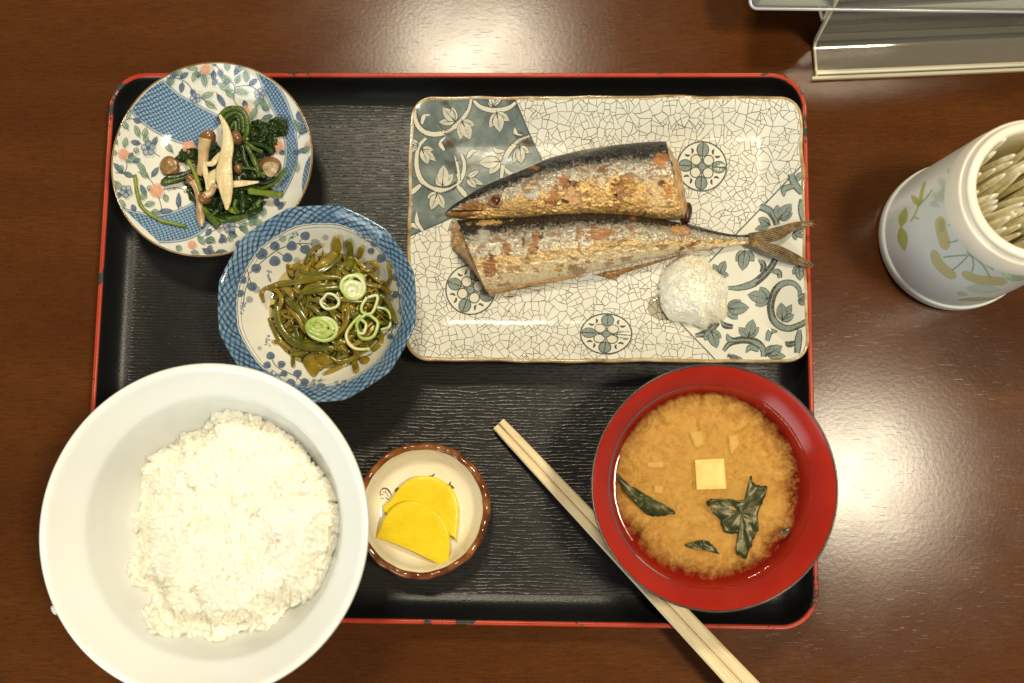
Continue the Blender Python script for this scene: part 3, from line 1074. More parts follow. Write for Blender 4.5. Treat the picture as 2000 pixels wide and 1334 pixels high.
def rim_lattice():
    g = G('cobalt_rim_lattice')
    uv = g.n('ShaderNodeUVMap').outputs[0]
    c = g.coord()
    u, v, _ = g.sep(uv)
    a = g.math('ADD', g.math('MULTIPLY', u, 62.0), g.math('MULTIPLY', v, 3.2))
    b = g.math('SUBTRACT', g.math('MULTIPLY', u, 62.0), g.math('MULTIPLY', v, 3.2))
    n1 = g.math('MULTIPLY', g.noise(c, 190.0, 3.0, 0.6), 0.95)

    def bars(t):
        f = g.math('ABSOLUTE', g.math('SUBTRACT', g.math('FRACT', g.math('ADD', t, n1)), 0.5))
        return g.mapr(f, 0.10, 0.20, 1.0, 0.0)

    def fine(t):
        f = g.math('ABSOLUTE', g.math('SUBTRACT', g.math('FRACT', g.math('MULTIPLY', g.math('ADD', t, n1), 2.0)), 0.5))
        return g.mapr(f, 0.12, 0.26, 1.0, 0.0)
    w = g.noise(c, 60.0, 3.0)
    col = g.ramp(w, [(0.3, (0.105, 0.205, 0.33)), (0.7, (0.24, 0.36, 0.47))])
    col = g.mix(g.math('MULTIPLY', g.math('MAXIMUM', fine(a), fine(b)), 0.45), col, (0.05, 0.115, 0.22))
    col = g.mix(g.math('MULTIPLY', bars(a), g.mapr(g.noise(c, 200.0, 2.0), 0.3, 0.6, 0.45, 1.0)), col, (0.012, 0.022, 0.045))
    col = g.mix(g.math('MULTIPLY', bars(b), g.mapr(g.noise(c, 230.0, 2.0), 0.35, 0.65, 0.35, 0.95)), col, (0.016, 0.036, 0.075))
    cells = g.math('MULTIPLY', g.math('SUBTRACT', 1.0, bars(a)), g.math('SUBTRACT', 1.0, bars(b)))
    pale = g.mapr(g.vor(uv, 90.0, 'F1'), 0.0, 0.5, 0.35, 0.0)
    col = g.mix(g.math('MULTIPLY', pale, cells), col, (0.5, 0.58, 0.6))
    return g.done(g.bsdf(col, 0.10, g.bump(g.noise(c, 110.0), 0.1, 0.0006), coat=0.25))


band = [(0.845, 0.0470), (0.87, 0.0483), (0.90, 0.0497), (0.93, 0.0510), (0.96, 0.0521), (0.985, 0.0528), (1.0, 0.0530), (1.008, 0.0526), (1.010, 0.0518)]
bv, bf = [], []
NB = 192
uvs = []
for k, (f, z) in enumerate(band):
    for j in range(NB + 1):
        th = 2 * math.pi * j / NB
        r = f * KR * kelp_rf(th, f * KR)
        bv.append((KC.x + r * math.cos(th), KC.y + r * math.sin(th), z))
        uvs.append((j / NB, (f - 0.845) / 0.16))
bf = grid_faces(len(band), NB + 1)
obj('lattice_rim', (bv, bf), rim_lattice(), kelp_bowl, uvs=uvs)
obj('underside', lathe([(KR * 1.010, 0.0518), (KR * 0.99, 0.0500), (KR * 0.83, 0.0425), (KR * 0.66, 0.026), (KR * 0.5, 0.0145), (KR * 0.45, 0.0125), (KR * 0.44, TF + 0.0006), (KR * 0.40, TF + 0.0004), (KR * 0.38, 0.011), (0, 0.0115)], 96, KC, kelp_rf), M_PORC, kelp_bowl)
pk = Print(kelp_bowl_z, 0.03, (400, 370, 0.32984), base=0.00014)
KB = (0.075, 0.145, 0.27)
KBD = (0.028, 0.070, 0.165)
pk.ring((677, 690), 1, 1, 0.1, KB, 0.0, 4)
for c_, off in ((0.838, 3.2), (0.815, 1.6)):
    o = [P(*(0, 0), 0)] if False else []
    z = float(np.interp(c_ * KR, kpf[:, 0], kpf[:, 1]))
    pts = []
    for k in range(49):
        th = 2 * math.pi * k / 48
        r = c_ * KR * kelp_rf(th, c_ * KR)
        pts.append(Vector((KC.x + r * math.cos(th), KC.y + r * math.sin(th), z + 0.00015)))
    V, Fc = tube(pts, 0.00014 * off / 2, 4, 0.25, caps=False)
    b = len(pk.V)
    pk.V.extend(V); pk.C.extend([(*KBD, 0.8)] * len(V)); pk.F.extend([tuple(i + b for i in f) for f in Fc])
for A in ([(270, 495), (360, 410), (450, 350), (560, 320), (640, 325)], [(335, 380), (365, 410)], [(430, 370), (480, 400)], [(555, 318), (590, 350)], [(560, 310), (590, 280)], [(245, 460), (262, 520), (240, 600), (225, 690)], [(245, 480), (225, 530)], [(262, 520), (280, 570)],
          [(385, 960), (410, 1030), (460, 1070), (545, 1110), (600, 1160), (680, 1165)], [(455, 1035), (440, 1060)], [(550, 1090), (545, 1130)], [(700, 1185), (790, 1160), (850, 1150)], [(960, 300), (1040, 350), (1110, 430), (1140, 540), (1150, 640), (1160, 740)], [(1045, 410), (1100, 430)], [(1120, 800), (1095, 880)]):
    pk.stroke(A, 6, KBD, 0.8)
for x, y, r, al in ((595, 275, 29, .9), (415, 335, 30, .9), (335, 380, 38, .9), (515, 335, 32, .9), (595, 355, 31, .9), (415, 425, 34, .9), (490, 405, 31, .9), (305, 467, 30, .9), (655, 322, 32, .45), (715, 285, 20, .35), (462, 292, 24, .4), (545, 420, 22, .35),
                    (225, 535, 26, .9), (280, 575, 30, .9), (210, 615, 25, .85), (265, 652, 22, .45), (305, 592, 24, .45), (390, 985, 26, .9), (455, 1035, 24, .9), (370, 1040, 24, .9), (470, 1090, 22, .9), (550, 1090, 26, .9), (592, 1140, 26, .9), (577, 1176, 30, .85), (510, 1146, 28, .85),
                    (688, 1170, 28, .85), (640, 1150, 20, .4), (850, 1155, 26, .8), (1005, 320, 24, .85), (985, 365, 22, .8), (1045, 408, 28, .9), (1070, 370, 22, .9), (1118, 450, 22, .85), (1130, 520, 26, .9), (1152, 560, 20, .85), (1128, 622, 24, .85), (1165, 632, 18, .85), (1160, 722, 20, .8), (1100, 870, 22, .8), (1122, 808, 20, .8), (325, 940, 14, .35)):
    pk.disc((x, y), r, r * 0.92, KB, al, al * 0.8, 16, 0, 0.05)
    if al > 0.5:
        pk.disc((x + r * 0.18, y + r * 0.2), r * 0.45, r * 0.45, KBD, 0.45, 0.0, 12)
for gx, gy, dx, dy in ((530, 268, -0.75, 0.66), (382, 500, 0.1, 1.0), (225, 690, -0.15, 1.0), (372, 905, 0.1, -1), (790, 1145, 0.9, -0.3), (945, 285, -0.9, -0.5), (410, 1085, 0.9, 0.4), (660, 1135, 0.95, -0.2)):
    for k in range(22):
        f, s_ = random.random(), random.uniform(-1, 1)
        w = 20 * (1 - 0.8 * f)
        pk.disc((gx + dx * 70 * (f - 0.3) - dy * s_ * w, gy + dy * 70 * (f - 0.3) + dx * s_ * w), 5, 5, KB, 0.6, 0.4, 7)
pk.build('berry_print', M_PRINT, kelp_bowl)

# ------------------------------------------------------------------ rice bowl
RZ = 0.088
RC = P(396, 1033, RZ)
RR = 0.0803
rp = 1.0 * catmull([(0.0, 0.0190), (0.026, 0.0193), (0.036, 0.0212), (0.045, 0.0275), (0.0530, 0.0390), (0.0585, 0.0520), (0.0620, 0.0640), (0.0640, 0.0715), (0.0655, 0.0745), (0.0690, 0.0785), (0.0735, 0.0835), (0.0765, 0.0868), (0.0785, 0.0880), (0.0800, 0.0876), (0.0803, 0.0866), (0.0797, 0.0855)], 90)


def rice_bowl_z(x, y):
    r = math.hypot(x - RC.x, y - RC.y)
    return float(np.interp(r, rp[:70, 0], rp[:70, 1]))


rice_bowl = thing('rice_bowl', (RC.x, RC.y, TF), 'large thick white bowl with a wide flared rim heaped with rice', 'bowl')
g = G('white_melamine')
c = g.coord()
M_RB = g.done(g.bsdf(g.mix(g.mapr(g.noise(c, 25.0, 3.0), 0.3, 0.7), (0.79, 0.80, 0.765), (0.81, 0.825, 0.80)), 0.20, g.bump(g.noise(c, 120.0, 2.0), 0.05, 0.0006), sss=0.15, sss_r=(1, 0.95, 0.8), sss_s=0.004, coat=0.15, coat_r=0.1))
obj('bowl_inside', lathe([tuple(q) for q in rp], 160, RC), M_RB, rice_bowl)
obj('bowl_outside', lathe([(0.0797, 0.0855), (0.078, 0.0835), (0.069, 0.066), (0.0655, 0.052), (0.058, 0.032), (0.048, 0.020), (0.038, 0.0145), (0.037, TF + 0.0006), (0.034, TF + 0.0004), (0.033, 0.0135), (0, 0.0140)], 128, RC), M_RB, rice_bowl)

# ------------------------------------------------------------------ pickle dish
QZ = 0.0265
QC = P(824, 997, QZ)
QR = 0.0368


def pick_rf(th, r):
    f = smooth01((r / QR - 0.82) / 0.16)
    return 1 + f * (0.016 * abs(math.cos(8.5 * th + 0.4)) - 0.010 + 0.006 * math.sin(3 * th + 1) + 0.005 * math.sin(7 * th)) + 0.01 * math.sin(2 * th) * (r / QR)


qp = catmull([(0, 0.0112), (0.012, 0.0112), (0.021, 0.0115), (0.0265, 0.0130), (0.0298, 0.0175), (0.0318, 0.0232), (0.0328, 0.0252)], 40)


def pick_z(x, y):
    r = math.hypot(x - QC.x, y - QC.y) / pick_rf(math.atan2(y - QC.y, x - QC.x), 0.02)
    return float(np.interp(r, qp[:, 0], qp[:, 1]))


pdish = thing('pickle_dish', (QC.x, QC.y, TF), 'small cream dish with a brown scalloped rim holding two yellow pickle slices', 'dish')
obj('dish_body', lathe([tuple(q) for q in qp], 144, QC, pick_rf), porcelain('cream_glaze', (0.76, 0.71, 0.58), 0.09, 0.08), pdish)
obj('scalloped_rim', lathe([(0.0328, 0.0252), (0.0336, 0.0262), (0.0346, 0.0266), (0.0356, 0.0262), (0.0364, 0.0252), (0.0368, 0.0238), (0.0366, 0.022)], 204, QC, pick_rf, lambda th, r: 0.0004 * math.sin(17 * th + 0.8) * (r > 0.033)),
    brown_rim('amber_brown_glaze', (0.075, 0.020, 0.007), (0.17, 0.052, 0.014), (0.30, 0.115, 0.035), 130.0), pdish)
obj('underside', lathe([(0.0366, 0.022), (0.033, 0.014), (0.026, 0.0092), (0.022, 0.0085), (0.0215, TF + 0.0006), (0.019, TF + 0.0004), (0.018, 0.008), (0, 0.0083)], 96, QC, pick_rf), M_STONE, pdish)
pq = Print(pick_z, 0.012, (690, 840, 0.23237))
BR_INK = (0.035, 0.018, 0.010)
for A, w in (([(635, 388), (665, 385), (685, 365)], 16), ([(785, 455), (805, 460), (820, 432)], 16), ([(815, 460), (835, 480), (852, 488)], 18), ([(822, 498), (840, 492)], 12), ([(350, 520), (370, 497), (400, 492)], 26), ([(240, 490), (280, 492), (312, 530), (322, 560)], 14),
             ([(218, 535), (235, 505), (265, 490)], 7), ([(222, 545), (262, 540)], 6), ([(230, 575), (262, 572)], 6), ([(245, 520), (275, 525)], 6), ([(270, 565), (305, 590)], 9), ([(265, 500), (285, 540), (312, 575)], 6), ([(230, 520), (225, 560)], 5)):
    pq.stroke(A, w, BR_INK, 0.92, (0.5, 0.3))
pq.build('brush_print', M_PRINT, pdish)

# ------------------------------------------------------------------ soup bowl
MZ = 0.068
MC = P(1395, 950, MZ)
MR = 0.0612
SZ = 0.0530
mp = catmull([(0, 0.0165), (0.020, 0.0170), (0.034, 0.0215), (0.0425, 0.0315), (0.0470, 0.0420), (0.0495, 0.0500), (0.0520, 0.0560), (0.0556, 0.0620), (0.0590, 0.0665), (0.0600, 0.0676)], 60)
soup_bowl = thing('soup_bowl', (MC.x, MC.y, TF), 'red lacquered soup bowl with a thin dark brown rim, full of miso soup', 'bowl')
g = G('red_lacquer')
c = g.coord()
M_REDB = g.done(g.bsdf(g.mix(g.mapr(g.noise(c, 40.0, 3.0), 0.3, 0.7), (0.35, 0.016, 0.007), (0.41, 0.022, 0.009)), 0.24, g.bump(g.noise(c, 500.0, 2.0), 0.05, 0.0003), spec=0.4))
obj('bowl_inside', lathe([tuple(q) for q in mp], 144, MC), M_REDB, soup_bowl)
obj('rim', lathe([(0.0600, 0.0676), (0.0604, 0.0680), (0.0609, 0.0680), (0.0612, 0.0675), (0.0611, 0.0665)], 144, MC), plain('brown_lacquer_edge', (0.055, 0.030, 0.020), 0.22, 0.3, 200.0), soup_bowl)
obj('bowl_outside', lathe([(0.0611, 0.0665), (0.057, 0.058), (0.052, 0.045), (0.046, 0.028), (0.034, 0.0165), (0.027, 0.0140), (0.0265, TF + 0.0006), (0.0245, TF + 0.0004), (0.023, 0.013), (0, 0.0135)], 128, MC), plain('brown_lacquer', (0.05, 0.018, 0.012), 0.2, 0.2), soup_bowl)


# ------------------------------------------------------------------ grilled fish
def seg_noise(v, s, o=4):
    return noise.fractal(Vector(v) * s, 1.0, 2.0, o)


def fish_skin():
    g = G('grilled_fish_skin')
    a = g.attr('Col')
    c = g.coord()
    wv = g.mapping(c, (1.0, 0.6, 1.0), (0, 0, 0.25))
    wr = g.noise(wv, 300.0, 4.0, 0.6, 1.4)
    fine = g.noise(c, 1400.0, 3.0, 0.6, 0.6)
    h = g.math('ADD', wr, g.math('MULTIPLY', fine, 0.22))
    nm = g.bump(h, 0.6, 0.0013)
    met = a[3]
    toned = g.mix(g.math('MULTIPLY', g.mapr(fine, 0.55, 0.70), g.math('MULTIPLY', met, 0.35)), a[0], (0.88, 0.82, 0.66))  # fine noise paints pale glints into the skin colour
    rough = g.mapr(fine, 0.3, 0.7, 0.30, 0.17)
    return g.done(g.bsdf(toned, rough, nm, spec=0.5, metal=g.math('MULTIPLY', met, 0.45)))


def fish_flesh():
    g = G('grilled_fish_flesh')
    c = g.coord()
    n1 = g.noise(g.mapping(c, (1, 1, 1.6)), 160.0, 4.0, 0.6)
    n2 = g.noise(c, 700.0, 3.0)
    col = g.ramp(n1, [(0.30, (0.22, 0.085, 0.022)), (0.46, (0.47, 0.26, 0.10)), (0.7, (0.64, 0.45, 0.23))])
    return g.done(g.bsdf(col, 0.36, g.bump(g.math('ADD', n1, g.math('MULTIPLY', n2, 0.4)), 0.5, 0.0012), sss=0.25, sss_r=(1, 0.5, 0.2), sss_s=0.002, spec=0.6))


M_SKIN, M_FLESH = fish_skin(), fish_flesh()
ZFX = lambda p: (860 + p[0] / 3.924, 260 + p[1] / 3.924)
Z6X = lambda p: (1160 + p[0] * 0.23, 430 + p[1] * 0.23)
BACK, BACK2 = np.array((0.004, 0.004, 0.005)), np.array((0.020, 0.014, 0.010))
SILV, GOLD, BELLY = np.array((0.76, 0.73, 0.62)), np.array((0.66, 0.42, 0.12)), np.array((0.90, 0.74, 0.45))


def fish_paint(s, t, px, py, patches, head):
    n1 = fbm(px * 0.016, py * 0.028, 1.0, 3)
    n2 = fbm(px * 0.05, py * 0.08, 4.0, 4)
    n3 = fbm(px * 0.11, py * 0.15, 9.0, 3)
    n4 = fbm(px * 0.28, py * 0.32, 5.0, 2)
    wr = abs(fbm(px * 0.055 + 0.5 * n2, py * 0.060 + 0.6 * n2, 12.0, 3))      # wrinkles of the skin
    w2 = abs(fbm(px * 0.12 + 0.3 * n3, py * 0.085, 17.0, 2))
    crease = max(1 - wr / 0.075, 0.75 * (1 - w2 / 0.07), 0.0)
    tt = t + 0.030 * n1 + 0.030 * n2
    dk = 0.15
    # black back, breaking up into speckle towards the silver band
    sp = smooth01((tt - dk + 0.06 * n4 + 0.05 * n3) / 0.20)
    back = np.array((0.008, 0.0075, 0.008)) + np.array((0.075, 0.055, 0.036)) * max(0, n4 + 0.25 * n3) * smooth01(tt / 0.06)
    silver = np.array((0.47, 0.45, 0.365)) * (1 + 0.35 * n4) + np.array((0.26, 0.25, 0.21)) * max(0, n3 + 0.4 * n2) * 1.6
    fleck = smooth01((n3 + 0.5 * n4 + 0.25 * n2 - 0.10) / 0.22) * (0.40 + 0.60 * smooth01((tt - 0.27) / 0.2))
    silver = silver * (1 - 0.75 * fleck) + np.array((0.36, 0.205, 0.050)) * 0.75 * fleck
    col = back * (1 - sp) + silver * sp
    met = 0.05 + 0.75 * sp
    lowf = smooth01((tt - (0.40 if head else 0.47) + 0.10 * n1 + 0.06 * n3) / 0.16)
    if head:
        low = np.array((0.56, 0.345, 0.105)) * (1 + 0.45 * n3 + 0.3 * n4) + np.array((0.24, 0.22, 0.18)) * max(0, n2 + n4)
    else:
        k = smooth01((tt - 0.55) / 0.3)
        low = (np.array((0.55, 0.37, 0.13)) * (1 - k) + np.array((0.72, 0.58, 0.36)) * k) * (1 + 0.18 * n3 + 0.16 * n4)
    col = col * (1 - lowf) + low * lowf
    met = met * (1 - lowf) + 0.42 * lowf
    cs = crease * sp * (0.78 if head else lerp(0.75, 0.5, smooth01((tt - 0.6) / 0.3)))
    col = col * (1 - cs) + np.array((0.17, 0.060, 0.010)) * cs
    br = smooth01((n2 + 0.5 * n1 - (0.16 if head else 0.28)) / 0.22) * sp
    col = col * (1 - 0.7 * br) + np.array((0.20, 0.078, 0.018)) * 0.7 * br
    met *= 1 - 0.5 * br
    dep = -0.00035 * crease * sp
    for x, y, rx, ry, rot, pc_, dz in patches:
        dx, dy = px - x, py - y
        X, Y = dx * math.cos(rot) + dy * math.sin(rot), -dx * math.sin(rot) + dy * math.cos(rot)
        d = math.hypot(X / rx, Y / ry) + 0.75 * n2 + 0.6 * n3 + 0.45 * n4
        f = smooth01((1.12 - d) / 0.30) * 0.9
        if f > 0:
            ed = smooth01(1 - abs(d - 1.0) / 0.16) * (0.35 + 0.6 * max(0, n4 + n2))
            cc = np.array(pc_) * (1 + 0.35 * n2 + 0.3 * n3 + 0.2 * n4)
            col = col * (1 - f) + cc * f
            col = col * (1 - 0.6 * ed) + np.array((0.05, 0.02, 0.008)) * 0.6 * ed
            met *= (1 - f)
            dep += dz * f
    return np.clip(col, 0.003, 0.95), min(max(met, 0), 1), dep


def fish_body(T, B, n, m, hf, zp, patches, head, extra=None):
    Tq, Bq = catmull(T, n), catmull(B, n)
    V, C, F = [], [], []
    low = [0.9, 0.7, 0.5, 0.3, 0.1]
    ring = m + 1 + len(low)
    for i in range(n + 1):
        s = i / n
        h = hf(s)
        for j in range(m + 1):
            t = j / m
            q = Tq[i] * (1 - t) + Bq[i] * t
            col, met, dep = fish_paint(s, t, q[0], q[1], patches, head)
            w = math.sin(math.pi * t)
            pf = max(0.0, 1 - (2 * t - 1) ** 2) ** 0.6
            wr = 0.0008 * fbm(q[0] * 0.045, q[1] * 0.10, 2.0, 4) + 0.0005 * fbm(q[0] * 0.16, q[1] * 0.2, 7.0, 3)
            e = 0.0042 * min(1, h / 0.006)
            z = zp + e + (h - e) * pf + wr * min(1, 3 * w) + dep * w
            if extra: z += extra(q[0], q[1])
            V.append(P(q[0], q[1], z))
            C.append((*col, met))
        for t in low:
            q = Tq[i] * (1 - t) + Bq[i] * t
            V.append(P(q[0], q[1], zp + 0.0005 + 0.002 * abs(2 * t - 1) ** 2 * min(1, h / 0.006)))
            C.append((0.3, 0.18, 0.06, 0))
    F = grid_faces(n + 1, ring, True)
    for i in (0, n):
        c_ = len(V)
        V.append(sum((Vector(V[i * ring + k]) for k in range(ring)), Vector()) / ring)
        C.append((0.42, 0.24, 0.09, 0))
        for k in range(ring):
            f = (i * ring + k, i * ring + (k + 1) % ring, c_)
            F.append(f if i == n else f[::-1])
    return V, F, C, Tq, Bq


FL = (0.50, 0.30, 0.13)
OR = (0.30, 0.11, 0.03)


def pats(lst, zx, sc_):
    return [(*zx((x, y)), rx * sc_, ry * sc_, math.radians(r), c_, dz) for x, y, rx, ry, r, c_, dz in lst]


headp = pats([(1005, 475, 48, 105, -32, (0.50, 0.28, 0.13), -0.0009), (938, 362, 42, 52, 0, OR, -0.0005), (1368, 435, 52, 68, 0, (0.30, 0.13, 0.04), -0.0014), (1345, 478, 20, 18, 20, (0.015, 0.008, 0.004), -0.0015),
              (1655, 480, 66, 118, -22, (0.58, 0.41, 0.21), -0.0008), (1690, 382, 22, 20, 0, (0.10, 0.02, 0.02), -0.0006), (1690, 215, 60, 52, 0, (0.42, 0.17, 0.045), -0.0003), (1240, 285, 40, 30, 0, (0.22, 0.09, 0.015), -0.0004),
              (720, 262, 42, 18, 20, OR, 0), (710, 470, 62, 30, 0, (0.42, 0.43, 0.44), 0.0003), (870, 500, 44, 92, 4, (0.33, 0.13, 0.03), 0.0002), (1030, 385, 40, 22, 35, (0.09, 0.03, 0.012), -0.0006),
              (250, 560, 90, 35, -8, (0.24, 0.10, 0.025), 0), (560, 560, 120, 40, -6, (0.42, 0.27, 0.10), 0), (955, 520, 22, 14, 30, (0.02, 0.01, 0.006), -0.001), (1745, 450, 28, 60, 0, (0.45, 0.17, 0.035), 0)], ZFX, 1 / 3.924)
tailp = pats([(1240, 765, 98, 46, -6, (0.32, 0.12, 0.032), -0.0006), (1825, 742, 78, 40, 4, (0.46, 0.24, 0.09), -0.0007), (725, 840, 30, 82, 22, (0.28, 0.10, 0.025), -0.0006), (510, 885, 30, 58, -12, (0.26, 0.10, 0.016), -0.0005),
              (640, 835, 14, 50, 0, (0.12, 0.045, 0.01), -0.0005), (385, 1030, 55, 75, -15, (0.26, 0.10, 0.03), -0.0003), (392, 955, 24, 17, 0, (0.012, 0.006, 0.005), -0.001), (778, 780, 14, 42, 5, (0.03, 0.018, 0.008), -0.001),
              (370, 688, 125, 17, -4, (0.55, 0.35, 0.10), -0.0001), (905, 1045, 24, 18, 0, (0.50, 0.30, 0.06), -0.0004), (1050, 1055, 62, 36, 10, (0.30, 0.17, 0.06), -0.0003), (560, 1050, 60, 22, 0, (0.36, 0.19, 0.06), 0),
              (1480, 655, 20, 12, 0, (0.28, 0.07, 0.02), 0), (1930, 855, 60, 16, -18, (0.20, 0.05, 0.02), -0.0006), (1840, 890, 40, 12, -18, (0.10, 0.03, 0.015), -0.0006), (735, 1045, 22, 18, 0, (0.33, 0.18, 0.08), 0), (330, 780, 40, 70, 0, (0.40, 0.37, 0.30), 0)], ZFX, 1 / 3.924)

HT = [ZFX(p) for p in [(38, 612), (90, 560), (200, 486), (300, 424), (420, 364), (520, 322), (620, 282), (720, 240), (830, 192), (950, 160), (1100, 127), (1300, 96), (1450, 79), (1600, 66), (1728, 62)]]
HB = [ZFX(p) for p in [(46, 632), (120, 648), (230, 658), (330, 662), (430, 662), (530, 662), (640, 660), (760, 655), (880, 650), (1000, 645), (1150, 640), (1300, 640), (1500, 650), (1700, 665), (1868, 658)]]
hh = lambda s: lerp(0.0025, 0.0175, smooth01(s / 0.42) ** 0.75)
V, F, C, Tq, Bq = fish_body(HT, HB, 330, 96, hh, ZW, headp, True)
fp = P(1120, 420, ZW)
fish_a = thing('grilled_fish_half', (fp.x, fp.y, ZW), 'front half of a grilled silver fish with its head, eye and pointed jaw', 'fish', 'halves of the grilled fish')
bodyA = obj('body', (V, F), M_SKIN, fish_a, cols=C)


def ribbon_px(A, B, zA, zB, n, m, bulge=0.0, nz=0.0006, seed=0.0):
    """a sheet between two pixel curves at the heights zA and zB, bulging upward"""
    a, b = catmull(A, n), catmull(B, n)
    V = []
    for i in range(n + 1):
        for j in range(m + 1):
            f = j / m
            q = a[i] * (1 - f) + b[i] * f
            za = zA(i / n) if callable(zA) else zA
            zb = zB(i / n) if callable(zB) else zB
            z = lerp(za, zb, f) + bulge * math.sin(math.pi * f) + nz * fbm(q[0] * 0.1, q[1] * 0.1, seed, 3)
            V.append(P(q[0], q[1], z))
    return V, grid_faces(n + 1, m + 1)


# cut end of the front half
obj('cut_face', ribbon_px([ZFX(p) for p in [(1722, 64), (1770, 200), (1800, 350), (1830, 500), (1862, 655)]],
                          [ZFX(p) for p in [(1732, 66), (1800, 195), (1838, 270), (1862, 380), (1878, 480), (1900, 580), (1876, 660)]],
                          lambda s: ZW + 0.004 + 0.0125 * math.sin(math.pi * s) ** 0.6, lambda s: ZW + 0.001 + 0.006 * math.sin(math.pi * s), 40, 8, 0.001, 0.0016, 3.0), M_FLESH, fish_a)
v, f = lathe([(0, 0.0), (0.0022, 0.0001), (0.0040, 0.0010), (0.0046, 0.0026), (0.0036, 0.0044), (0.0016, 0.0050), (0, 0.0050)], 16, (0, 0), lambda t, r: 1 + 0.12 * math.sin(3 * t))
q = P(*ZFX((1880, 615)), ZW)
obj('dark_flesh', ([(q.x + a * 0.7, q.y + b * 1.4, ZW + 0.0006 + c_) for a, b, c_ in v], f), plain('dark_fish_flesh', (0.045, 0.014, 0.008), 0.35, 0.4, 400, 0.3), fish_a)

# eye
er = 0.0041
ep = P(*ZFX((428, 517)), ZW + hh(0.27) * 0.93)
eyes = plain('cooked_eye_ring', (0.20, 0.085, 0.025), 0.25, 0.5, 600, 0.5)
eye = obj('eye', lathe([(er * 1.0, ep.z - 0.0012), (er * 0.98, ep.z + 0.0002), (er * 0.86, ep.z + 0.0008), (er * 0.74, ep.z + 0.0003), (er * 0.66, ep.z - 0.0002), (er * 0.5, ep.z + 0.0006), (er * 0.3, ep.z + 0.0012), (0, ep.z + 0.0014)], 40, ep, lambda t, r: 1 + 0.05 * math.sin(2 * t + 1)), eyes, fish_a)
obj('pupil', lathe([(er * 0.62, ep.z + 0.0004), (er * 0.45, ep.z + 0.0010), (er * 0.25, ep.z + 0.0016), (0, ep.z + 0.0018)], 24, ep, lambda t, r: 1 + 0.1 * math.sin(3 * t)), plain('cooked_pupil', (0.075, 0.022, 0.008), 0.2, 0.6, 500, 0.3), eye)
# jaw and gill cover
M_JAW = plain('horny_jaw', (0.20, 0.085, 0.022), 0.3, 0.5, 350, 0.3)
jw = [ZFX(p) for p in [(42, 622), (120, 622), (220, 618), (320, 608), (415, 612)]]
obj('lower_jaw', tube([P(x, y, ZW + 0.0032 + 0.0035 * k / 24) for k, (x, y) in enumerate(catmull(jw, 24))], [0.0005 + 0.0016 * min(1, k / 8) for k in range(25)], 10, 0.7), M_JAW, fish_a)
obj('mouth_line', tube([P(x, y, ZW + 0.0043 + 0.0052 * k / 20) for k, (x, y) in enumerate(catmull([ZFX(p) for p in [(78, 596), (180, 594), (300, 592), (390, 596)]], 20))], 0.00042, 6), plain('mouth_dark', (0.02, 0.01, 0.006), 0.4), fish_a)


def hz(p, s):
    return ZW + hh(s)


gz = lambda px, py: ZW + 0.0165
obj('gill_cover', tube([P(x, y, z) for (x, y), z in zip(catmull([ZFX(p) for p in [(800, 405), (832, 430), (828, 500), (808, 570), (790, 612)]], 18), np.interp(np.linspace(0, 1, 19), [0, 0.5, 1], [ZW + 0.0163, ZW + 0.0152, ZW + 0.0098]))], 0.0009, 8, 0.5), plain('gill_brown', (0.22, 0.10, 0.025), 0.3, 0.5, 500, 0.4), fish_a)
M_FIN = plain('fin_rays', (0.26, 0.125, 0.030), 0.35, 0.55, 500, 0.5)
for k in range(5):
    a = (812 + 17 * k, 445 + 8 * k)
    b = (800 + 24 * k, 600 - 5 * k)
    obj('fin_ray', tube([P(*ZFX(a), ZW + 0.0166), P(*ZFX(((a[0] + b[0]) / 2, (a[1] + b[1]) / 2)), ZW + 0.0164), P(*ZFX(b), ZW + 0.0112)], [0.0004, 0.0006, 0.0004], 6, 0.6), M_FIN, fish_a)
for k, (a, b) in enumerate((((1300, 590), (1420, 500)), ((1430, 540), (1440, 600)), ((1510, 610), (1560, 570)), ((1560, 570), (1590, 620)), ((1350, 600), (1430, 545)))):
    obj('fin_ray', tube([P(*ZFX(a), ZW + 0.0105), P(*ZFX(b), ZW + 0.0132)], [0.0003, 0.0005], 6, 0.6), M_FIN, fish_a)

# tail half
TT = [ZFX(p) for p in [(128, 668), (200, 664), (350, 655), (500, 645), (650, 634), (900, 605), (1100, 600), (1300, 605), (1500, 625), (1700, 664), (1850, 688)]] + [(1360, 441), (1392, 450), (1425, 457), (1450, 459), (1474, 457)]
TB = [ZFX(p) for p in [(350, 1212), (420, 1205), (540, 1180), (680, 1155), (800, 1130), (960, 1100), (1100, 1075), (1280, 1040), (1500, 985), (1700, 945), (1850, 918)]] + [(1352, 490), (1388, 486), (1420, 482), (1447, 478), (1474, 477)]
th_ = lambda s: 0.0176 * (1 - smooth01((s - 0.55) / 0.45)) + 0.0046
V, F, C, Tq2, Bq2 = fish_body(TT, TB, 420, 100, th_, ZW, tailp, False)
fq = P(1180, 500, ZW)
fish_b = thing('grilled_fish_half', (fq.x, fq.y, ZW), 'rear half of a grilled silver fish ending in a forked tail', 'fish', 'halves of the grilled fish')
obj('body', (V, F), M_SKIN, fish_b, cols=C)
obj('cut_face', ribbon_px([ZFX(p) for p in [(150, 690), (195, 780), (240, 930), (300, 1070), (348, 1160), (365, 1205)]],
                          [ZFX(p) for p in [(82, 672), (84, 780), (95, 880), (160, 945), (215, 1010), (280, 1100), (330, 1170), (372, 1238)]],
                          lambda s: ZW + 0.0055 + 0.0135 * math.sin(math.pi * min(1, s * 0.96 + 0.02)) ** 0.7, lambda s: ZW + 0.0008, 110, 24, 0.0035, 0.0034, 8.0), M_FLESH, fish_b)
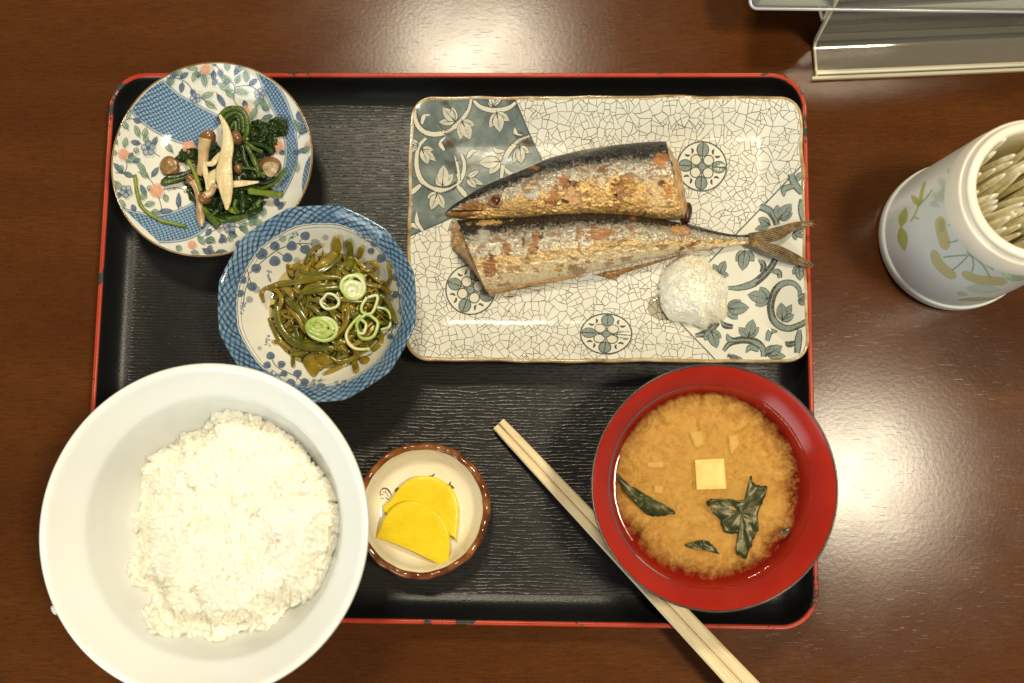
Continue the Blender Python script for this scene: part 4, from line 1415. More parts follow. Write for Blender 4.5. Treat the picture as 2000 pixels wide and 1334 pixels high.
obj('belly_flap', ribbon_px([ZFX(p) for p in [(360, 1195), (500, 1180), (700, 1145), (900, 1110), (1080, 1070)]], [ZFX(p) for p in [(376, 1246), (520, 1215), (680, 1180), (870, 1146), (1085, 1098)]],
                            ZW + 0.0048, ZW + 0.0006, 40, 6, 0.0012, 0.0012, 5.0), M_FLESH, fish_b)
for A, B in (([(560, 1180), (650, 1182), (765, 1205)], [(590, 1200), (680, 1192), (760, 1210)]), ([(1180, 1085), (1280, 1060), (1400, 1040)], [(1220, 1090), (1310, 1120), (1375, 1100)]),
             ([(1350, 1050), (1600, 990), (1850, 925)], [(1360, 1090), (1620, 1010), (1830, 945)]), ([(500, 1250), (540, 1245), (580, 1245)], [(505, 1258), (545, 1262), (572, 1252)])):
    obj('fin', ribbon_px([ZFX(p) for p in A], [ZFX(p) for p in B], ZW + 0.0026, ZW + 0.0007, 26, 5, 0.0006, 0.0012, A[0][0]), M_FIN, fish_b)
# forked tail: two lobes with rays
g = G('tail_fin')
a_ = g.attr('Col')
c = g.coord()
M_TAIL = g.done(g.bsdf(g.mix(g.mapr(g.noise(g.mapping(c, (1, 4, 1)), 260.0, 3.0), 0.35, 0.65), a_[0], g.mix(0.7, a_[0], (0.05, 0.02, 0.006))), 0.3, g.bump(g.noise(g.mapping(c, (1, 5, 1)), 300.0, 2.0), 0.6, 0.0008), spec=0.7))
M_TRAY_ = plain('tail_rays', (0.16, 0.10, 0.035), 0.28, 0.6, 300, 0.4)
lobeU = ([(1462, 456), (1490, 450), (1525, 441), (1555, 433), (1586, 431)], [(1466, 470), (1495, 474), (1528, 466), (1552, 450), (1588, 441)])
lobeL = ([(1466, 464), (1498, 474), (1524, 480), (1556, 496), (1590, 517)], [(1462, 478), (1490, 490), (1520, 503), (1556, 517), (1586, 524)])
for A, B, up in ((*lobeU, 1), (*lobeL, -1)):
    V, F = ribbon_px(A, B, lambda s: ZW + 0.0060 + 0.008 * s, lambda s: ZW + 0.0054 + 0.008 * s, 40, 14, 0.0010, 0.0008, 2.0)
    C = []
    for i in range(41):
        for j in range(15):
            e = 0.5 + 0.5 * fbm(i * 0.2, j * 0.4, up, 3)
            base = np.array((0.24, 0.22, 0.11)) * (1 - i / 40) + np.array((0.20, 0.105, 0.035)) * (i / 40)
            C.append((*np.clip(base * (0.5 + e), 0.01, 1), 1))
    b = len(V)
    V = V + [Vector(v) + Vector((0, 0, -0.0006)) for v in V]
    F = F + [tuple(k + b for k in f[::-1]) for f in F]
    obj('tail_lobe', (V, F), M_TAIL, fish_b, cols=C + C)
    for k in range(7):
        f = (k + 0.5) / 7
        a, bq = catmull(A, 12), catmull(B, 12)
        q = a * (1 - f) + bq * f
        n_ = 13 if k not in (2, 3, 4) else 10
        obj('tail_ray', tube([P(q[i][0], q[i][1], ZW + 0.0063 + 0.008 * i / 12 + 0.0010 * math.sin(math.pi * f)) for i in range(n_)], [0.0005 - 0.00025 * i / 12 for i in range(n_)], 6, 0.7), M_TRAY_, fish_b)
for k, (dx, dy) in enumerate(((7, -2), (10, 3), (6, 6))):
    obj('tail_ray', tube([P(1584, 432 + 3 * k, ZW + 0.0138), P(1584 + dx, 433 + 3 * k + dy, ZW + 0.0142)], [0.0002, 0.00008], 5), M_FIN, fish_b)
for x, y, s_ in ((962, 536, 1.0), (916, 538, 0.7)):
    pass

# ------------------------------------------------------------------ grated radish
DO = [(556, 570), (575, 470), (640, 380), (740, 302), (800, 282), (880, 300), (945, 305), (1010, 418), (1098, 482), (1140, 562), (1132, 640), (1122, 700), (1135, 775), (1085, 850), (985, 890), (950, 938), (880, 905), (780, 872), (655, 855), (592, 790), (560, 690)]
do = closed_curve([Z6X(p) for p in DO], 126)
dcx, dcy = do.mean(0)
V = []
NRD = 46
for i in range(NRD + 1):
    f = i / NRD
    for k in range(len(do)):
        q = np.array((dcx, dcy)) * (1 - f) + do[k] * f
        lump = 0.0010 * fbm(q[0] * 0.045, q[1] * 0.045, 1, 2) + 0.0003 * fbm(q[0] * 0.30, q[1] * 0.30, 2, 3)
        z = ZW + 0.0014 + 0.0150 * (1 - f ** 2.2) ** 0.85 + lump * min(1, 4 * (1 - f) + 0.25)
        jit = 3.2 * fbm(q[0] * 0.3, q[1] * 0.3, 5, 2) * f
        V.append(P(q[0] + jit, q[1] - jit, z))
F = grid_faces(NRD + 1, len(do), True)
rb = len(V)
for k in range(len(do)):
    V.append(P(*do[k], ZW + 0.0002))
F += [(NRD * len(do) + k, NRD * len(do) + (k + 1) % len(do), rb + (k + 1) % len(do), rb + k) for k in range(len(do))]
g = G('grated_radish')
c = g.coord()
n1 = g.noise(c, 55.0, 2.0)
n2 = g.noise(g.mapping(c, (1, 1, 1)), 1100.0, 4.0, 0.65)
col = g.mix(g.mapr(n1, 0.48, 0.68), (0.76, 0.74, 0.655), (0.76, 0.70, 0.53))
M_RAD = g.done(g.bsdf(col, 0.2, coat=0.5, coat_r=0.12, normal=g.bump(n2, 0.30, 0.0010), sss=0.8, sss_r=(1.0, 0.88, 0.65), sss_s=0.0045, spec=0.55, burley=True))
# short grated shreds lying in the mound
nb = NRD * len(do)
for k in range(330):
    i, j = int(NRD * math.sqrt(random.random()) * 0.99), random.randrange(len(do))
    p0 = Vector(V[i * len(do) + j])
    an, L_ = random.uniform(0, 6.28), random.uniform(0.0010, 0.0024)
    pts = []
    for m_ in (-1, -0.3, 0.4, 1):
        pts.append(p0 + Vector((math.cos(an + 0.5 * m_) * L_ * m_, math.sin(an + 0.5 * m_) * L_ * m_, 0.0001 + 0.0003 * (1 - m_ * m_) - 0.0009 * (i / NRD) ** 4)))
    tv, tf = tube(pts, [0.00016, 0.00028, 0.00026, 0.00014], 5, 0.8)
    b0 = len(V)
    V += tv
    F += [tuple(x_ + b0 for x_ in f_) for f_ in tf]
dl = P(dcx, dcy, ZW)
rad = obj('grated_radish', (V, F), M_RAD, loc=(dl.x, dl.y, ZW))
tag(rad, 'white mound of grated radish on the crackle plate under the fish tail', 'grated radish')
g = G('clear_liquid')
fr_ = g.n('ShaderNodeFresnel', None, IOR=1.34).outputs[0]
t_ = g.n('ShaderNodeBsdfTransparent', None, Color=(0.80, 0.77, 0.68, 1)).outputs[0]
gl_ = g.n('ShaderNodeBsdfGlossy', None, Roughness=0.03).outputs[0]
M_LIQ = g.done(g.n('ShaderNodeMixShader', None, _0=fr_, _1=t_, _2=gl_).outputs[0])
pu = closed_curve([Z6X(p) for p in [(470, 680), (520, 640), (600, 620), (700, 700), (700, 830), (600, 850), (520, 830), (460, 770)]], 40)
pcn = pu.mean(0)
V, F = [], []
for i, (f, z) in enumerate(((0.02, 0.0009), (0.5, 0.0009), (0.85, 0.0007), (1.0, 0.0001))):
    for p in pu:
        q = pcn * (1 - f) + p * f
        V.append(P(q[0], q[1], ZW + 0.0002 + z))
obj('juice_puddle', (V, grid_faces(4, len(pu), True)), M_LIQ, rad)

# ------------------------------------------------------------------ rice
RO = closed_curve([(270, 925), (288, 893), (330, 868), (350, 845), (382, 842), (430, 805), (480, 808), (530, 832), (575, 870), (600, 905), (640, 945), (662, 985), (664, 1030), (655, 1060), (640, 1110), (610, 1165), (560, 1185), (545, 1200), (520, 1225), (470, 1230), (430, 1250), (390, 1240), (330, 1232), (295, 1205), (290, 1160), (262, 1140), (250, 1110), (258, 1070), (248, 1020), (262, 985)], 180)
RW = np.array([tuple(P(x, y, 0.050).xy) for x, y in RO])


def inside_dist(x, y):
    d = RW - np.array((x, y))
    dist = np.sqrt((d ** 2).sum(1)).min()
    a, b = RW, np.roll(RW, -1, 0)
    cr = ((a[:, 1] > y) != (b[:, 1] > y)) & (x < (b[:, 0] - a[:, 0]) * (y - a[:, 1]) / (b[:, 1] - a[:, 1] + 1e-12) + a[:, 0])
    return dist if cr.sum() % 2 else -dist


RCX, RCY = RW.mean(0)


def rice_top(x, y, d):
    bz = rice_bowl_z(x, y)
    lump = 0.0062 * fbm(x * 48, y * 48, 1.7, 2) + 0.0020 * fbm(x * 120, y * 120, 3.3, 2)
    top = 0.0590 + 0.10 * (x - RCX) + 1.25 * lump
    return max(bz + 0.002, lerp(bz + 0.0035, max(top, bz + 0.006), smooth01((d + 0.001) / 0.017) ** 0.8))


mn, mx = RW.min(0), RW.max(0)
NG = 90
idx = {}
V, F = [], []
for i in range(NG + 1):
    for j in range(NG + 1):
        x, y = lerp(mn[0], mx[0], i / NG), lerp(mn[1], mx[1], j / NG)
        d = inside_dist(x, y)
        if d > -0.0004:
            idx[i, j] = len(V)
            V.append((x, y, rice_top(x, y, d) - 0.0014))
for i in range(NG):
    for j in range(NG):
        k = [(i, j), (i + 1, j), (i + 1, j + 1), (i, j + 1)]
        if all(t in idx for t in k):
            F.append(tuple(idx[t] for t in k))
# grains: one small rounded shape repeated
gu, gvn = 9, 7
gp = []
for a in range(1, gu - 1):
    th = math.pi * a / (gu - 1)
    for b in range(gvn):
        ph = 2 * math.pi * b / gvn
        gp.append((math.cos(th), math.sin(th) * math.cos(ph), math.sin(th) * math.sin(ph)))
gp = np.array([(1, 0, 0)] + gp + [(-1, 0, 0)])
gf = [(0, 1 + b, 1 + (b + 1) % gvn) for b in range(gvn)]
for a in range(gu - 3):
    for b in range(gvn):
        gf.append((1 + a * gvn + b, 1 + (a + 1) * gvn + b, 1 + (a + 1) * gvn + (b + 1) % gvn, 1 + a * gvn + (b + 1) % gvn))
last = len(gp) - 1
gf += [(last, 1 + (gu - 3) * gvn + (b + 1) % gvn, 1 + (gu - 3) * gvn + b) for b in range(gvn)]


def grain(c_, yaw, pitch, L, w, bend):
    q = gp.copy()
    q[:, 2] += bend * (q[:, 0] ** 2)
    q = q * np.array((L, w, w * 0.85))
    cp, sp, cy_, sy = math.cos(pitch), math.sin(pitch), math.cos(yaw), math.sin(yaw)
    x, y, z = q[:, 0] * cp - q[:, 2] * sp, q[:, 1], q[:, 0] * sp + q[:, 2] * cp
    return np.stack([x * cy_ - y * sy + c_[0], x * sy + y * cy_ + c_[1], z + c_[2]], 1)


VV, FF = [np.array(V)], list(F)
b = len(V)
cnt = 0
while cnt < 3800:
    x, y = random.uniform(mn[0], mx[0]), random.uniform(mn[1], mx[1])
    d = inside_dist(x, y)
    if d < 0.0003: continue
    z = rice_top(x, y, max(d, 0)) + random.uniform(-0.0016, 0.0001)
    VV.append(grain((x, y, z), random.uniform(0, 6.28), random.gauss(0, 0.25), random.uniform(0.0030, 0.0041), random.uniform(0.00130, 0.00165), random.uniform(-0.25, 0.25)))
    FF.extend([tuple(i + b for i in f) for f in gf])
    b += len(gp)
    cnt += 1
g = G('cooked_rice')
c = g.coord()
n1 = g.noise(c, 130.0, 3.0)
col = g.mix(g.mapr(n1, 0.3, 0.72), (0.68, 0.66, 0.58), (0.73, 0.72, 0.665))
M_RICE = g.done(g.bsdf(col, 0.30, g.bump(g.noise(c, 1500.0, 2.0), 0.2, 0.0005), spec=0.4, sss=0.85, sss_r=(1.0, 0.92, 0.72), sss_s=0.0050, burley=True))
rice = obj('rice', (np.vstack(VV), FF), M_RICE, loc=(RCX, RCY, 0.02))
tag(rice, 'heap of steamed white rice in the large white bowl', 'rice', kind='stuff')
for (px, py, z, yaw), lab in (((690, 985, 0.0795, 1.2), 'single rice grain stuck on the right side of the white bowl rim'), ((106, 1192, 0.0870, 2.1), 'single rice grain stuck on the left edge of the white bowl rim')):
    q = P(px, py, z)
    if px > 400: q = Vector((q.x, q.y, rice_bowl_z(q.x, q.y) + 0.0012))
    o = obj('rice_grain', (grain(q, yaw, 0.1, 0.0024, 0.0012, 0.1), gf), M_RICE, loc=tuple(q))
    tag(o, lab, 'rice grain')

# ------------------------------------------------------------------ pickle slices
g = G('yellow_pickle')
c = g.coord()
col = g.mix(g.mapr(g.noise(c, 110.0, 3.0), 0.3, 0.7), (0.74, 0.55, 0.012), (0.80, 0.63, 0.028))
fb = g.noise(g.mapping(c, (1.0, 3.5, 1.0), (0, 0, 0.5)), 260.0, 3.0, 0.6)
col = g.mix(g.mapr(fb, 0.35, 0.7, 0.0, 0.35), col, (0.68, 0.47, 0.008))
M_PICK = g.done(g.bsdf(col, 0.22, g.bump(g.math('ADD', fb, g.noise(c, 700.0, 2.0)), 0.22, 0.0006), sss=0.45, sss_r=(1.0, 0.7, 0.1), sss_s=0.004, spec=0.45))
Z8 = lambda p: (690 + p[0] * 0.23237, 840 + p[1] * 0.23237)


def pickle(outline, zf, thick, label):
    o = closed_curve([Z8(p) for p in outline], 96)
    cc = o.mean(0)
    V, rings = [], []
    for f, dz in ((0.0, 0), (0.4, 0), (0.75, 0), (0.94, 0), (0.985, -0.0003), (1.0, -0.0011), (1.0, -thick + 0.0008), (0.97, -thick), (0.5, -thick), (0.0, -thick)):
        rings.append([P(*(cc * (1 - f) + p * f), zf(*(cc * (1 - f) + p * f)) + dz) for p in o])
    V = [p for r in rings for p in r]
    q = P(*cc, 0.012)
    ob = obj('pickle_slice', (V, grid_faces(len(rings), len(o), True)), M_PICK, loc=(q.x, q.y, 0.0115))
    return tag(ob, label, 'pickle', 'yellow pickle slices')


pickle([(252, 655), (262, 640), (330, 572), (400, 472), (500, 402), (600, 385), (720, 407), (830, 490), (880, 600), (887, 720), (868, 905), (858, 912), (800, 880), (600, 800), (400, 730), (272, 695)],
       lambda x, y: 0.0177 - 0.000004 * (y - 980), 0.0062, 'rear half-moon pickle slice, partly covered by the other slice')
pickle([(196, 900), (215, 850), (262, 742), (340, 645), (430, 602), (530, 602), (640, 645), (730, 722), (790, 822), (812, 920), (800, 1095), (770, 1140), (740, 1138), (520, 1030), (330, 950), (205, 910)],
       lambda x, y: 0.0192 + 0.000040 * (1080 - y) * 1.1 + 0.00001 * (x - 800), 0.0060, 'front half-moon pickle slice lying on top of the other slice')


# ------------------------------------------------------------------ miso soup
SC = Vector((MC.x, MC.y, SZ))
SR = 0.0494
soup = thing('miso_soup', (MC.x, MC.y, 0.02), 'cloudy tan miso soup filling the red bowl', 'soup')
g = G('miso_broth')
fr_ = g.n('ShaderNodeFresnel', None, IOR=1.34).outputs[0]
t_ = g.n('ShaderNodeBsdfTransparent', None, Color=(0.985, 0.915, 0.74, 1)).outputs[0]
gl_ = g.n('ShaderNodeBsdfGlossy', None, Roughness=0.02).outputs[0]
M_BROTH = g.done(g.n('ShaderNodeMixShader', None, _0=fr_, _1=t_, _2=gl_).outputs[0])
obj('broth_surface', lathe([(1.036 * r_, z_) for r_, z_ in [(0, SZ), (0.02, SZ), (0.036, SZ), (0.044, SZ), (0.0462, SZ + 0.0001), (0.0474, SZ + 0.0003), (0.0483, SZ + 0.0006), (0.0490, SZ + 0.0011), (0.0494, SZ + 0.0017), (0.0499, SZ + 0.0023)]], 144, MC), M_BROTH, soup)
g = G('miso_cloud')
c = g.coord()
uv = g.attr('Col')
n1 = g.noise(c, 75.0, 5.0, 0.6, 2.2)
n2 = g.noise(c, 420.0, 4.0, 0.65, 0.5)
n3 = g.noise(c, 1300.0, 2.0)
mixn = g.math('ADD', g.math('MULTIPLY', n1, 0.55), g.math('MULTIPLY', n2, 0.45))
col = g.ramp(mixn, [(0.30, (0.48, 0.255, 0.068)), (0.44, (0.58, 0.355, 0.115)), (0.55, (0.65, 0.435, 0.165)), (0.70, (0.72, 0.52, 0.245))])
col = g.mix(g.mapr(n3, 0.6, 0.75, 0, 0.18), col, (0.36, 0.21, 0.07))
d_ = g.bsdf(col, 0.8, None, spec=0.05)
t_ = g.n('ShaderNodeBsdfTransparent').outputs[0]
al = g.math('ADD', uv[3], g.math('MULTIPLY', g.math('SUBTRACT', mixn, 0.5), 1.5))
M_CLOUD = g.done(g.n('ShaderNodeMixShader', None, _0=g.math('MULTIPLY', g.mapr(al, 0.05, 0.95), uv[0]), _1=t_, _2=d_).outputs[0])
Z7 = lambda p: (1130 + p[0] * 0.3973, 690 + p[1] * 0.3973)
co = closed_curve([Z7(p) for p in [(170, 560), (200, 440), (300, 320), (430, 225), (600, 190), (760, 205), (900, 300), (1000, 420), (1055, 560), (1050, 700), (1045, 830), (950, 920), (900, 1000), (780, 1070), (640, 1095), (520, 1060), (400, 1030), (320, 950), (290, 880), (200, 800), (165, 700)]], 105)
cc = co.mean(0)
for lay, (dz, sc_, al0) in enumerate(((0.0016, 1.0, 1.0), (0.0050, 1.06, 0.9))):
    V, C = [], []
    for f in (0.0, 0.2, 0.4, 0.55, 0.7, 0.8, 0.88, 0.94, 1.0, 1.05):
        for p in co:
            q = cc * (1 - f * sc_) + p * f * sc_
            w = P(q[0], q[1], SZ - dz - 0.0012 * f ** 3 + 0.0006 * fbm(q[0] * 0.03, q[1] * 0.03, lay, 2))
            r = math.hypot(w.x - MC.x, w.y - MC.y)
            lim = float(np.interp(w.z, mp[:, 1], mp[:, 0])) - 0.0006
            if r > lim:
                w = Vector((MC.x + (w.x - MC.x) * lim / r, MC.y + (w.y - MC.y) * lim / r, w.z))
            V.append(w)
            va = 0.48 if lay == 0 else 1.0
            C.append((va, va, va, al0 * (1 - smooth01((f - 0.66) / 0.40))))
    obj('miso_cloud', (V, grid_faces(10, len(co), True)), M_CLOUD, soup, cols=C)

g = G('tofu')
c = g.coord()
M_TOFU = g.done(g.bsdf(g.mix(g.mapr(g.noise(c, 200.0, 3.0), 0.3, 0.7), (0.78, 0.60, 0.26), (0.84, 0.68, 0.36)), 0.4, g.bump(g.noise(c, 900.0), 0.25, 0.0005), sss=0.4, sss_r=(1, 0.7, 0.3), sss_s=0.004))


def slab(name, outline, zt, zb, mat, label, cat, group, n=None, bev=0.0006, wob=0.0):
    o = closed_curve(outline, n or 48) if n else np.array(outline, float)
    cc = o.mean(0)
    k = bev * 1944 / 0.52 / (np.hypot(*(o - cc).T).mean())
    rings = []
    for f, z in ((0.0, zt), (0.5, zt), (1 - 1.2 * k, zt), (1 - 0.35 * k, zt - bev * 0.35), (1.0, zt - bev), (1.0, zb), (0.0, zb)):
        rings.append([P(*(cc * (1 - f) + p * f), z + wob * fbm(p[0] * 0.05 * f, p[1] * 0.05, zt * 500, 2)) for p in o])
    q = P(*cc, zb)
    ob = obj(name, ([p for r in rings for p in r], grid_faces(len(rings), len(o), True)), mat, loc=tuple(q))
    return tag(ob, label, cat, group)


def densify(pts, m=6):
    out = []
    for i in range(len(pts)):
        a, b = np.array(pts[i], float), np.array(pts[(i + 1) % len(pts)], float)
        out += [tuple(a + (b - a) * k / m) for k in range(m)]
    return out


TG = 'tofu cubes in the miso soup'
slab('tofu_cube', densify([Z7(p) for p in [(570, 522), (716, 516), (728, 668), (580, 672)]]), SZ - 0.0004, SZ - 0.013, M_TOFU, 'largest tofu cube, floating at the centre of the miso soup', 'tofu', TG)
slab('tofu_cube', densify([Z7(p) for p in [(545, 385), (608, 380), (616, 450), (575, 465)]]), SZ - 0.0021, SZ - 0.012, M_TOFU, 'half-sunk tofu corner just above the large tofu cube', 'tofu', TG)
slab('tofu_cube', densify([Z7(p) for p in [(735, 405), (782, 398), (790, 450), (750, 500)]]), SZ - 0.0021, SZ - 0.012, M_TOFU, 'half-sunk tofu corner above and right of the large tofu cube', 'tofu', TG)
slab('tofu_cube', densify([Z7(p) for p in [(335, 535), (420, 530), (418, 562), (340, 560)]]), SZ - 0.0021, SZ - 0.012, M_TOFU, 'thin sliver of sunken tofu in the left half of the soup', 'tofu', TG)
slab('tofu_cube', densify([Z7(p) for p in [(372, 648), (418, 652), (412, 690), (370, 688)]]), SZ - 0.0021, SZ - 0.012, M_TOFU, 'small sunken tofu piece just above the left wakame leaf', 'tofu', TG)

g = G('wakame')
c = g.coord()
n1 = g.noise(c, 160.0, 4.0)
n2 = g.noise(c, 560.0, 4.0, 0.65)
col = g.ramp(n1, [(0.3, (0.008, 0.014, 0.008)), (0.6, (0.018, 0.034, 0.016))])
silt = g.mapr(g.math('ADD', g.math('MULTIPLY', n1, 0.6), g.math('MULTIPLY', n2, 0.4)), 0.42, 0.62, 0.0, 0.4)
col = g.mix(silt, col, (0.075, 0.082, 0.032))
M_WAK = g.done(g.bsdf(col, 0.30, g.bump(n2, 0.12, 0.0008), spec=0.4))
WG = 'wakame leaves in the miso soup'


def wakame(pts, z, label, rise=0.001, n=72):
    o = closed_curve([Z7(p) for p in pts], n)
    cc = o.mean(0)
    o = np.array([p + (p - cc) * 0.10 * fbm(p[0] * 0.16, p[1] * 0.16, 8, 3) for p in o])
    rings = []
    for f in (0.02, 0.3, 0.55, 0.75, 0.9, 1.0):
        rings.append([P(*(cc * (1 - f) + p * f), min(SZ + 0.0010, z + rise * fbm(*((cc * (1 - f) + p * f) * 0.045), 3, 2))) for p in o])
    low = [[Vector(p) + Vector((0, 0, -0.0005)) for p in r] for r in rings[::-1]]
    q = P(*cc, z)
    ob = obj('wakame_leaf', ([p for r in rings + low for p in r], grid_faces(12, len(o), True)), M_WAK, loc=tuple(q))
    return tag(ob, label, 'seaweed', WG)


wakame([(618, 742), (660, 718), (740, 716), (820, 718), (838, 660), (846, 602), (872, 650), (928, 652), (912, 720), (884, 780), (884, 870), (858, 925), (825, 992), (772, 975), (792, 895), (740, 885), (700, 850), (680, 805)], SZ - 0.0011, 'largest wakame leaf, right of centre in the miso soup', 0.0012)
wakame([(188, 590), (225, 640), (290, 668), (350, 705), (430, 748), (470, 778), (400, 802), (330, 788), (265, 720), (215, 665)], SZ - 0.0011, 'long wakame leaf along the left edge of the miso soup', 0.0014)
wakame([(522, 942), (575, 925), (612, 918), (650, 932), (692, 985), (640, 972), (600, 962), (560, 960)], SZ - 0.0008, 'small wakame strip near the bottom of the miso soup', 0.0014)
wakame([(985, 888), (1008, 868), (1035, 855), (1042, 872), (1020, 885)], SZ + 0.0002, 'tiny wakame scrap at the right edge of the miso soup', 0.0012, 40)

# ------------------------------------------------------------------ seaweed salad
KX = lambda p: (400 + p[0] * 0.32984, 370 + p[1] * 0.32984)
KM = P(*KX((745, 705)), 0.03)


def kelp_mound(x, y):
    d = math.hypot(x - KM.x, y - KM.y) / 0.036
    return max(kelp_bowl_z(x, y) + 0.0012, 0.0235 + 0.0125 * max(0, 1 - d * d))


def kelp_mat(name, base, tip):
    g = G(name)
    c = g.coord()
    n1 = g.noise(c, 130.0, 3.0)
    col = g.mix(g.mapr(n1, 0.3, 0.7), base, tip)
    n2 = g.noise(c, 600.0, 3.0)
    return g.done(g.bsdf(col, g.mapr(n2, 0.3, 0.7, 0.12, 0.26), g.bump(n2, 0.25, 0.0006), spec=0.7, sss=0.12, sss_r=(0.8, 0.7, 0.1), sss_s=0.002))


KMS = [kelp_mat('kelp_olive', (0.095, 0.078, 0.004), (0.20, 0.155, 0.012)), kelp_mat('kelp_green', (0.060, 0.062, 0.004), (0.145, 0.132, 0.012)), kelp_mat('kelp_amber', (0.15, 0.105, 0.006), (0.29, 0.20, 0.018))]
kelp = thing('seaweed_salad', (KM.x, KM.y, 0.016), 'tangle of glossy olive seaweed strands in the facetted blue bowl', 'seaweed')
g = G('seaweed_dressing')
fr_ = g.n('ShaderNodeFresnel', None, IOR=1.34).outputs[0]
t_ = g.n('ShaderNodeBsdfTransparent', None, Color=(0.86, 0.80, 0.55, 1)).outputs[0]
gl_ = g.n('ShaderNodeBsdfGlossy', None, Roughness=0.03).outputs[0]
M_DRS = g.done(g.n('ShaderNodeMixShader', None, _0=fr_, _1=t_, _2=gl_).outputs[0])
rl = float(np.interp(0.0262, kpf[:, 1], kpf[:, 0]))
obj('dressing', lathe([(0, 0.0252), (rl * 0.6, 0.0252), (rl * 0.9, 0.0253), (rl * 0.96, 0.0256), (rl * 0.999, 0.0262)], 96, KC), M_DRS, kelp)


def strand(pts, w, lift, mat=None, flat=0.34, tw=0.0, wav=0.0, seed=0.0):
    q = catmull([KX(p) for p in pts], max(10, 8 * (len(pts) - 1)))
    n = len(q)
    L, R = [], []
    for i, (x, y) in enumerate(q):
        z = 0.03
        for _ in range(4):
            p = P(x, y, z)
            z = kelp_mound(p.x, p.y) + lift + wav * math.sin(i * 0.7 + seed)
        L.append(P(x, y, z))
        f = i / (n - 1)
        R.append(w * 0.32984 * 0.000265 / 2 * min(1, 0.55 + 2.2 * f, 0.55 + 2.2 * (1 - f)) * (1 + 0.12 * math.sin(i * 0.5 + seed)))
    return obj('strand', tube(L, R, 9, flat, tw), mat or random.choice(KMS), kelp)


for pts, w, lf in (([(360, 582), (450, 560), (560, 545), (700, 522), (800, 520)], 42, .004), ([(352, 670), (338, 615), (365, 585), (420, 595), (455, 650), (435, 725)], 30, .004), ([(425, 680), (440, 790), (500, 880), (600, 930), (770, 938)], 50, .0045), ([(492, 440), (505, 480), (522, 515)], 36, .001),
                   ([(602, 440), (630, 365), (700, 330)], 32, .001), ([(782, 280), (775, 370), (720, 430), (655, 465)], 62, .003), ([(850, 300), (862, 400), (842, 480)], 52, .003), ([(1085, 430), (1098, 520), (1062, 585)], 26, .001), ([(932, 340), (910, 412)], 38, .002), ([(880, 1000), (900, 1080)], 42, .001),
                   ([(520, 940), (522, 1050)], 28, .001), ([(700, 1095), (780, 1060), (855, 1020)], 30, .001), ([(1045, 850), (1040, 910), (990, 955)], 40, .001), ([(1000, 610), (1080, 660), (1135, 790)], 32, .002), ([(600, 690), (625, 652), (720, 690), (785, 785)], 28, .0055), ([(850, 690), (835, 790), (770, 880)], 30, .005),
                   ([(560, 480), (640, 500), (760, 440), (815, 380)], 34, .004), ([(560, 620), (700, 590), (820, 580)], 36, .005), ([(560, 650), (600, 590), (720, 560)], 34, .0045), ([(480, 640), (560, 720), (610, 800)], 44, .004), ([(500, 700), (560, 770), (600, 850)], 38, .003), ([(540, 820), (550, 900), (520, 970), (610, 965)], 30, .004),
                   ([(960, 430), (1010, 440), (1000, 480), (920, 470)], 30, .003), ([(640, 600), (760, 640), (900, 660), (1040, 650)], 34, .004), ([(950, 560), (1050, 580), (1110, 620)], 32, .003), ([(700, 760), (640, 700), (600, 690)], 30, .006), ([(860, 940), (950, 870), (1010, 800)], 32, .003), ([(1000, 700), (1100, 760), (1080, 800), (1000, 770)], 30, .003),
                   ([(740, 960), (800, 900), (880, 930), (890, 990), (800, 1020), (740, 990)], 36, .003), ([(380, 760), (420, 850), (490, 960)], 34, .002), ([(400, 900), (470, 910), (560, 980)], 34, .002), ([(660, 780), (760, 800), (820, 840)], 32, .003), ([(880, 400), (960, 480), (1050, 560)], 30, .002), ([(560, 470), (560, 520), (640, 520)], 44, .003)):
    strand(pts, w, lf, seed=w)
for k in range(190):
    a, r = random.uniform(0, 6.28), random.uniform(0.05, 0.85) ** 0.6
    cx_, cy_ = 745 + 330 * r * math.cos(a), 710 + 330 * r * math.sin(a)
    d = random.uniform(0, 6.28)
    Ls = random.uniform(90, 260)
    cv = random.uniform(-1.4, 1.4)
    pts = []
    for f in (-0.5, -0.2, 0.1, 0.5):
        dd = d + cv * f
        x, y = cx_ + Ls * f * math.cos(dd), cy_ + Ls * f * math.sin(dd)
        rr = math.hypot(x - 745, y - 705)
        if rr > 375: x, y = 745 + (x - 745) * 375 / rr, 705 + (y - 705) * 375 / rr
        pts.append((x, y))
    strand(pts, random.uniform(20, 44), random.uniform(-0.004, 0.0032), flat=random.uniform(0.18, 0.4), tw=random.uniform(-1.5, 1.5), wav=random.uniform(0, 0.0008), seed=k)
# the broad piece at the front and two folds
for pts in ([(580, 1010), (620, 968), (700, 965), (745, 990), (760, 1030), (690, 1060), (645, 1108), (600, 1060)], [(920, 1000), (945, 985), (978, 1000), (972, 1030), (935, 1035), (915, 1018)]):
    o = closed_curve([KX(p) for p in pts], 48)
    cc = o.mean(0)
    rings = []
    for f in (0.02, 0.4, 0.75, 0.95, 1.0):
        row = []
        for p in o:
            q = cc * (1 - f) + p * f
            w = P(*q, 0.028)
            row.append(P(*q, kelp_mound(w.x, w.y) + 0.0018 + 0.001 * (1 - f * f) + 0.0008 * fbm(q[0] * 0.06, q[1] * 0.06, 1, 2) - (0.0006 if f == 1.0 else 0)))
        rings.append(row)
    low = [[Vector(p) - Vector((0, 0, 0.0016)) for p in r] for r in rings[::-1]]
    obj('broad_piece', ([p for r in rings + low for p in r], grid_faces(10, len(o), True)), KMS[2], kelp)

